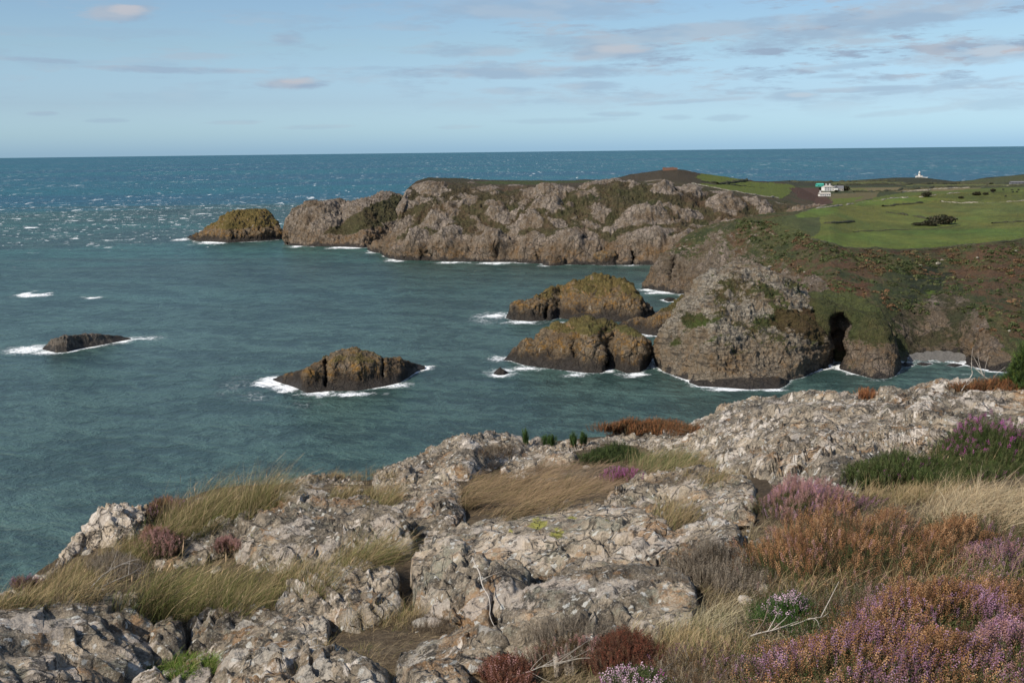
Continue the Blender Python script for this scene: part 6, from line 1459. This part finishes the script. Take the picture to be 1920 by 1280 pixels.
part('back_wall', boxv(-wid / 2, wid / 2 - 2, 3, 3.4, -1.2, 2.2), BOXF, m_brick, t, 0, rp)
part('end_wall', boxv(wid / 2 - .4, wid / 2 - .003, -1.997, 2.997, -1.2, 2.0), BOXF, m_brick, t, 0, rp)

# cattle: one continuous skinned body each
def cow_mesh():
    pts = {'rump': (-.85, 0, 1.22), 'loin': (-.4, 0, 1.25), 'chest': (.35, 0, 1.15), 'neck': (.8, 0, 1.2), 'poll': (1.15, 0, 1.05), 'muzzle': (1.45, 0, .72),
           'hl': (-.8, .22, .85), 'hl2': (-.92, .22, .45), 'hl3': (-.82, .22, .03), 'hr': (-.8, -.22, .85), 'hr2': (-.92, -.22, .45), 'hr3': (-.82, -.22, .03),
           'fl': (.45, .2, .75), 'fl2': (.47, .2, .4), 'fl3': (.47, .2, .03), 'fr': (.45, -.2, .75), 'fr2': (.47, -.2, .4), 'fr3': (.47, -.2, .03), 'tail': (-1.05, 0, 1.1), 'tail2': (-1.12, 0, .5), 'earl': (1.08, .24, 1.12), 'earr': (1.08, -.24, 1.12)}
    rad = dict(rump=.34, loin=.38, chest=.38, neck=.22, poll=.14, muzzle=.09, hl=.17, hl2=.08, hl3=.06, hr=.17, hr2=.08, hr3=.06, fl=.13, fl2=.075, fl3=.06, fr=.13, fr2=.075, fr3=.06, tail=.05, tail2=.03, earl=.04, earr=.04)
    e = [('rump', 'loin'), ('loin', 'chest'), ('chest', 'neck'), ('neck', 'poll'), ('poll', 'muzzle'), ('rump', 'hl'), ('hl', 'hl2'), ('hl2', 'hl3'), ('rump', 'hr'), ('hr', 'hr2'), ('hr2', 'hr3'), ('chest', 'fl'), ('fl', 'fl2'), ('fl2', 'fl3'), ('chest', 'fr'), ('fr', 'fr2'), ('fr2', 'fr3'), ('rump', 'tail'), ('tail', 'tail2'), ('poll', 'earl'), ('poll', 'earr')]
    k = list(pts); me = bpy.data.meshes.new('cow'); me.from_pydata([pts[n] for n in k], [(k.index(a), k.index(b)) for a, b in e], [])
    o = bpy.data.objects.new('cow', me); COL.objects.link(o); me.materials.append(m_cow)
    sk = o.modifiers.new('skin', 'SKIN'); 
    for i, n in enumerate(k):
        d = me.skin_vertices[0].data[i]; d.radius = (rad[n], rad[n]); d.use_root = (i == 1)
    o.modifiers.new('sub', 'SUBSURF').levels = 1
    return o
cow0 = cow_mesh()
for i, (u, v, a, lb) in enumerate([(1881, 357.5, .2, 'black cow grazing near the top of the upper pasture, leftmost of the top three'), (1897, 358.8, 2.9, 'black cow in the middle of the top group on the upper pasture'), (1909, 357.2, .4, 'black cow at the top right of the upper pasture'),
                                   (1899, 362.3, 3.3, 'black cow below the middle of the top group'), (1906, 362, .1, 'black cow at the right of the lower pair'), (1886, 369.5, .3, 'black cow standing alone closest to the stone wall'), (1862, 362.5, 3.0, 'black cow farthest left on the upper pasture')]):
    c = cow0 if i == 0 else cow0.copy()
    if i: COL.objects.link(c)
    q = surf(ML, u, v)[0]; c.location = q; c.rotation_euler = (0, 0, a); tag(c, lb, 'cow', 'black cows on the pasture')

# thorn bushes and scrub
def thorn(label, L, u, v, W, H, n=900, seed=0, cols=((.025, .03, .014), (.04, .038, .02), (.06, .05, .03)), group='thorn bushes on the pasture'):
    rng = np.random.default_rng(seed + 50); p = surf(L, u, v)[0]
    t = empty('thorn_bush', p, label, 'bush', group)
    X = rng.normal(0, 1, (n, 3)); X /= np.linalg.norm(X, axis=1)[:, None]; X *= (rng.uniform(.3, 1, n) ** .5)[:, None]
    X = X * np.array([W / 2, W / 3, H * .5]) * (1 + .5 * fbm(X + seed, .5, 2, .5, seed))[:, None] + [0, 0, H * .55]
    sz = .16 * H * rng.uniform(.5, 1.3, n)
    a = rng.normal(0, 1, (n, 3)); a /= np.linalg.norm(a, axis=1)[:, None]; b_ = np.cross(a, rng.normal(0, 1, (n, 3))); b_ /= np.linalg.norm(b_, axis=1)[:, None]
    Vq = np.stack([X - a * sz[:, None], X + b_ * sz[:, None] * .7, X + a * sz[:, None], X - b_ * sz[:, None] * .7], 1)
    Vq[..., 2] = np.maximum(Vq[..., 2], -.1)
    mk('foliage', Vq.reshape(-1, 3) + p, np.arange(4 * n).reshape(-1, 4), M_leaf, t, {'col': np.repeat(pick(rng, cols, n, .2), 4, 0)}, smooth=False)
    paths = [[p + [k * W * .12, 0, -.3], p + [k * W * .2, .2, H * .4], p + [k * W * .3, .1, H * .8]] for k in (-1, 0, 1)]
    V, F = tubes(paths, [np.array([.12, .08, .04]) * H / 3] * 3); mk('trunk', V, F, M_twig, t, {'col': np.tile([.10, .08, .06], (len(V), 1))})
for i, a in enumerate([('largest dark thorn bush in the lower pasture', ML, 1768, 421, 17, 5.5), ('thorn bush adjoining the largest one on its left', ML, 1745, 423, 12, 3.6), ('small thorn bush left of the thorn pair', ML, 1722, 424, 8, 2.2),
                       ('round dark bush on the wall line in the middle of the pasture', ML, 1737, 369.5, 9, 4), ('dark scrub on the cow pasture, left', ML, 1802, 372.5, 5, 1.8), ('dark gorse blob on the cow pasture near its middle', ML, 1832, 366, 7, 3), ('flat gorse blob beside the cows, left', ML, 1848, 365.5, 5, 2), ('second dark gorse blob above the cow closest left', ML, 1861, 360, 5, 2.4),
                       ('scrubby tree clump right of the farmhouse', FL, 1586, 356.5, 12, 6), ('low garden shrub below the grey wing', FL, 1568, 361, 5, 3), ('dark shrub left of the farmhouse', FL, 1538, 356, 6, 3.5)]):
    thorn(*a, seed=i)
# pale boulders on the heath slope
def boulder(label, u, v, W, seed):
    a = np.linspace(0, np.pi, 18)[:, None]; b_ = np.linspace(0, 2 * np.pi, 29)[None, :-1]
    X = np.stack([np.sin(a) * np.cos(b_), np.sin(a) * np.sin(b_), np.cos(a) + 0 * b_], -1)
    F1, F2, ID = worley(X + seed * 3.1, .8, seed); X = X * (1 + .35 * fbm(X + seed, .9, 3, .5, seed) + .25 * (ID - .5))[..., None] * np.array([W / 2, W / 2.6, W / 3.2])
    p = surf(ML, u, v)[0]; n = 28
    i = np.arange(17)[:, None] * n + np.arange(n); j = np.arange(17)[:, None] * n + (np.arange(n) + 1) % n
    tag(mk('boulder', X + p + [0, 0, W * .12], np.stack([i, i + n, j + n, j], -1).reshape(-1, 4), m_boul, origin=p), label, 'boulder', 'pale boulders on the heath slope')
m_boul, nt = material('boulder_stone'); pos = nt.n('ShaderNodeNewGeometry').outputs['Position']; n_ = nt.noise(pos, .9, 6, .7)
finish(nt, nt.ramp(n_, [(.40, (.09, .08, .06)), (.58, (.28, .25, .20))]), .9, nt.bump(n_, 1, .5))
for i, (u, v, W, lb) in enumerate([(1725, 501, 2.4, 'pale boulder alone in the middle of the heath slope'), (1760, 495, 4.2, 'largest pale boulder right of the middle of the heath slope'), (1767, 485, 2.6, 'pale boulder just above the largest one'), (1833, 485, 2.4, 'pale boulder near the field edge at right'),
                                   (1444, 503, 3.4, 'pale outcrop stone behind the top of the grey knoll'), (1508, 509, 2.2, 'small pale stone right of the grey knoll top'), (1499, 522, 2.4, 'pale stone between the grey knoll and the heath'), (1905, 470, 2.5, 'pale stone by the field edge at the right border'), (1893, 620, 2.0, 'pale stone above the right buttress of the cove')]):
    boulder(lb, u, v, W * .72, i + 1)

# low gorse and bracken clumps covering the heath, beyond counting
rng = np.random.default_rng(77)
ii, jj = np.where(ML.front & (ML.T > .34) & (ML.T < .70) & (ML.U > 1380) & (ML.U < 2250) & (veg.reshape(ML.P.shape[:2]) if False else np.ones(ML.T.shape)).astype(bool))
dn = fbm(ML.P[ii, jj], 10, 3, .6, 611) + rng.normal(0, .18, len(ii)); k = np.where((dn > .02) & (ML.normals()[ii, jj, 2] > .55))[0]; k = rng.choice(k, min(2600, len(k)), replace=False)
C0 = ML.P[ii[k], jj[k]]; nl = 16; n = len(C0)
W = rng.uniform(.5, 1.9, n)
X = rng.normal(0, 1, (n, nl, 3)); X /= np.linalg.norm(X, axis=2)[..., None]; X[..., 2] = np.abs(X[..., 2])
X = X * (W[:, None, None] * np.array([1, 1, .55])) * rng.uniform(.5, 1, (n, nl, 1)) + C0[:, None]
X = X.reshape(-1, 3); m_ = len(X); szz = np.repeat(W, nl) * rng.uniform(.22, .42, m_)
a = rng.normal(0, 1, (m_, 3)); a /= np.linalg.norm(a, axis=1)[:, None]; b_ = np.cross(a, rng.normal(0, 1, (m_, 3))); b_ /= np.linalg.norm(b_, axis=1)[:, None]
Vq = np.stack([X - a * szz[:, None], X + b_ * szz[:, None] * .8, X + a * szz[:, None], X - b_ * szz[:, None] * .8], 1)
cc = np.where((fbm(C0, 22, 3, .6, 612) > .12)[:, None], pick(rng, [(.125, .07, .035), (.10, .065, .032), (.09, .08, .035)], n, .2), pick(rng, [(.045, .06, .02), (.06, .075, .025), (.08, .08, .03)], n, .2))
mk('scrub', Vq.reshape(-1, 3), np.arange(4 * m_).reshape(-1, 4), M_leaf, attrs={'col': np.repeat(cc, 4 * nl, 0)}, smooth=False)['kind'] = 'stuff'
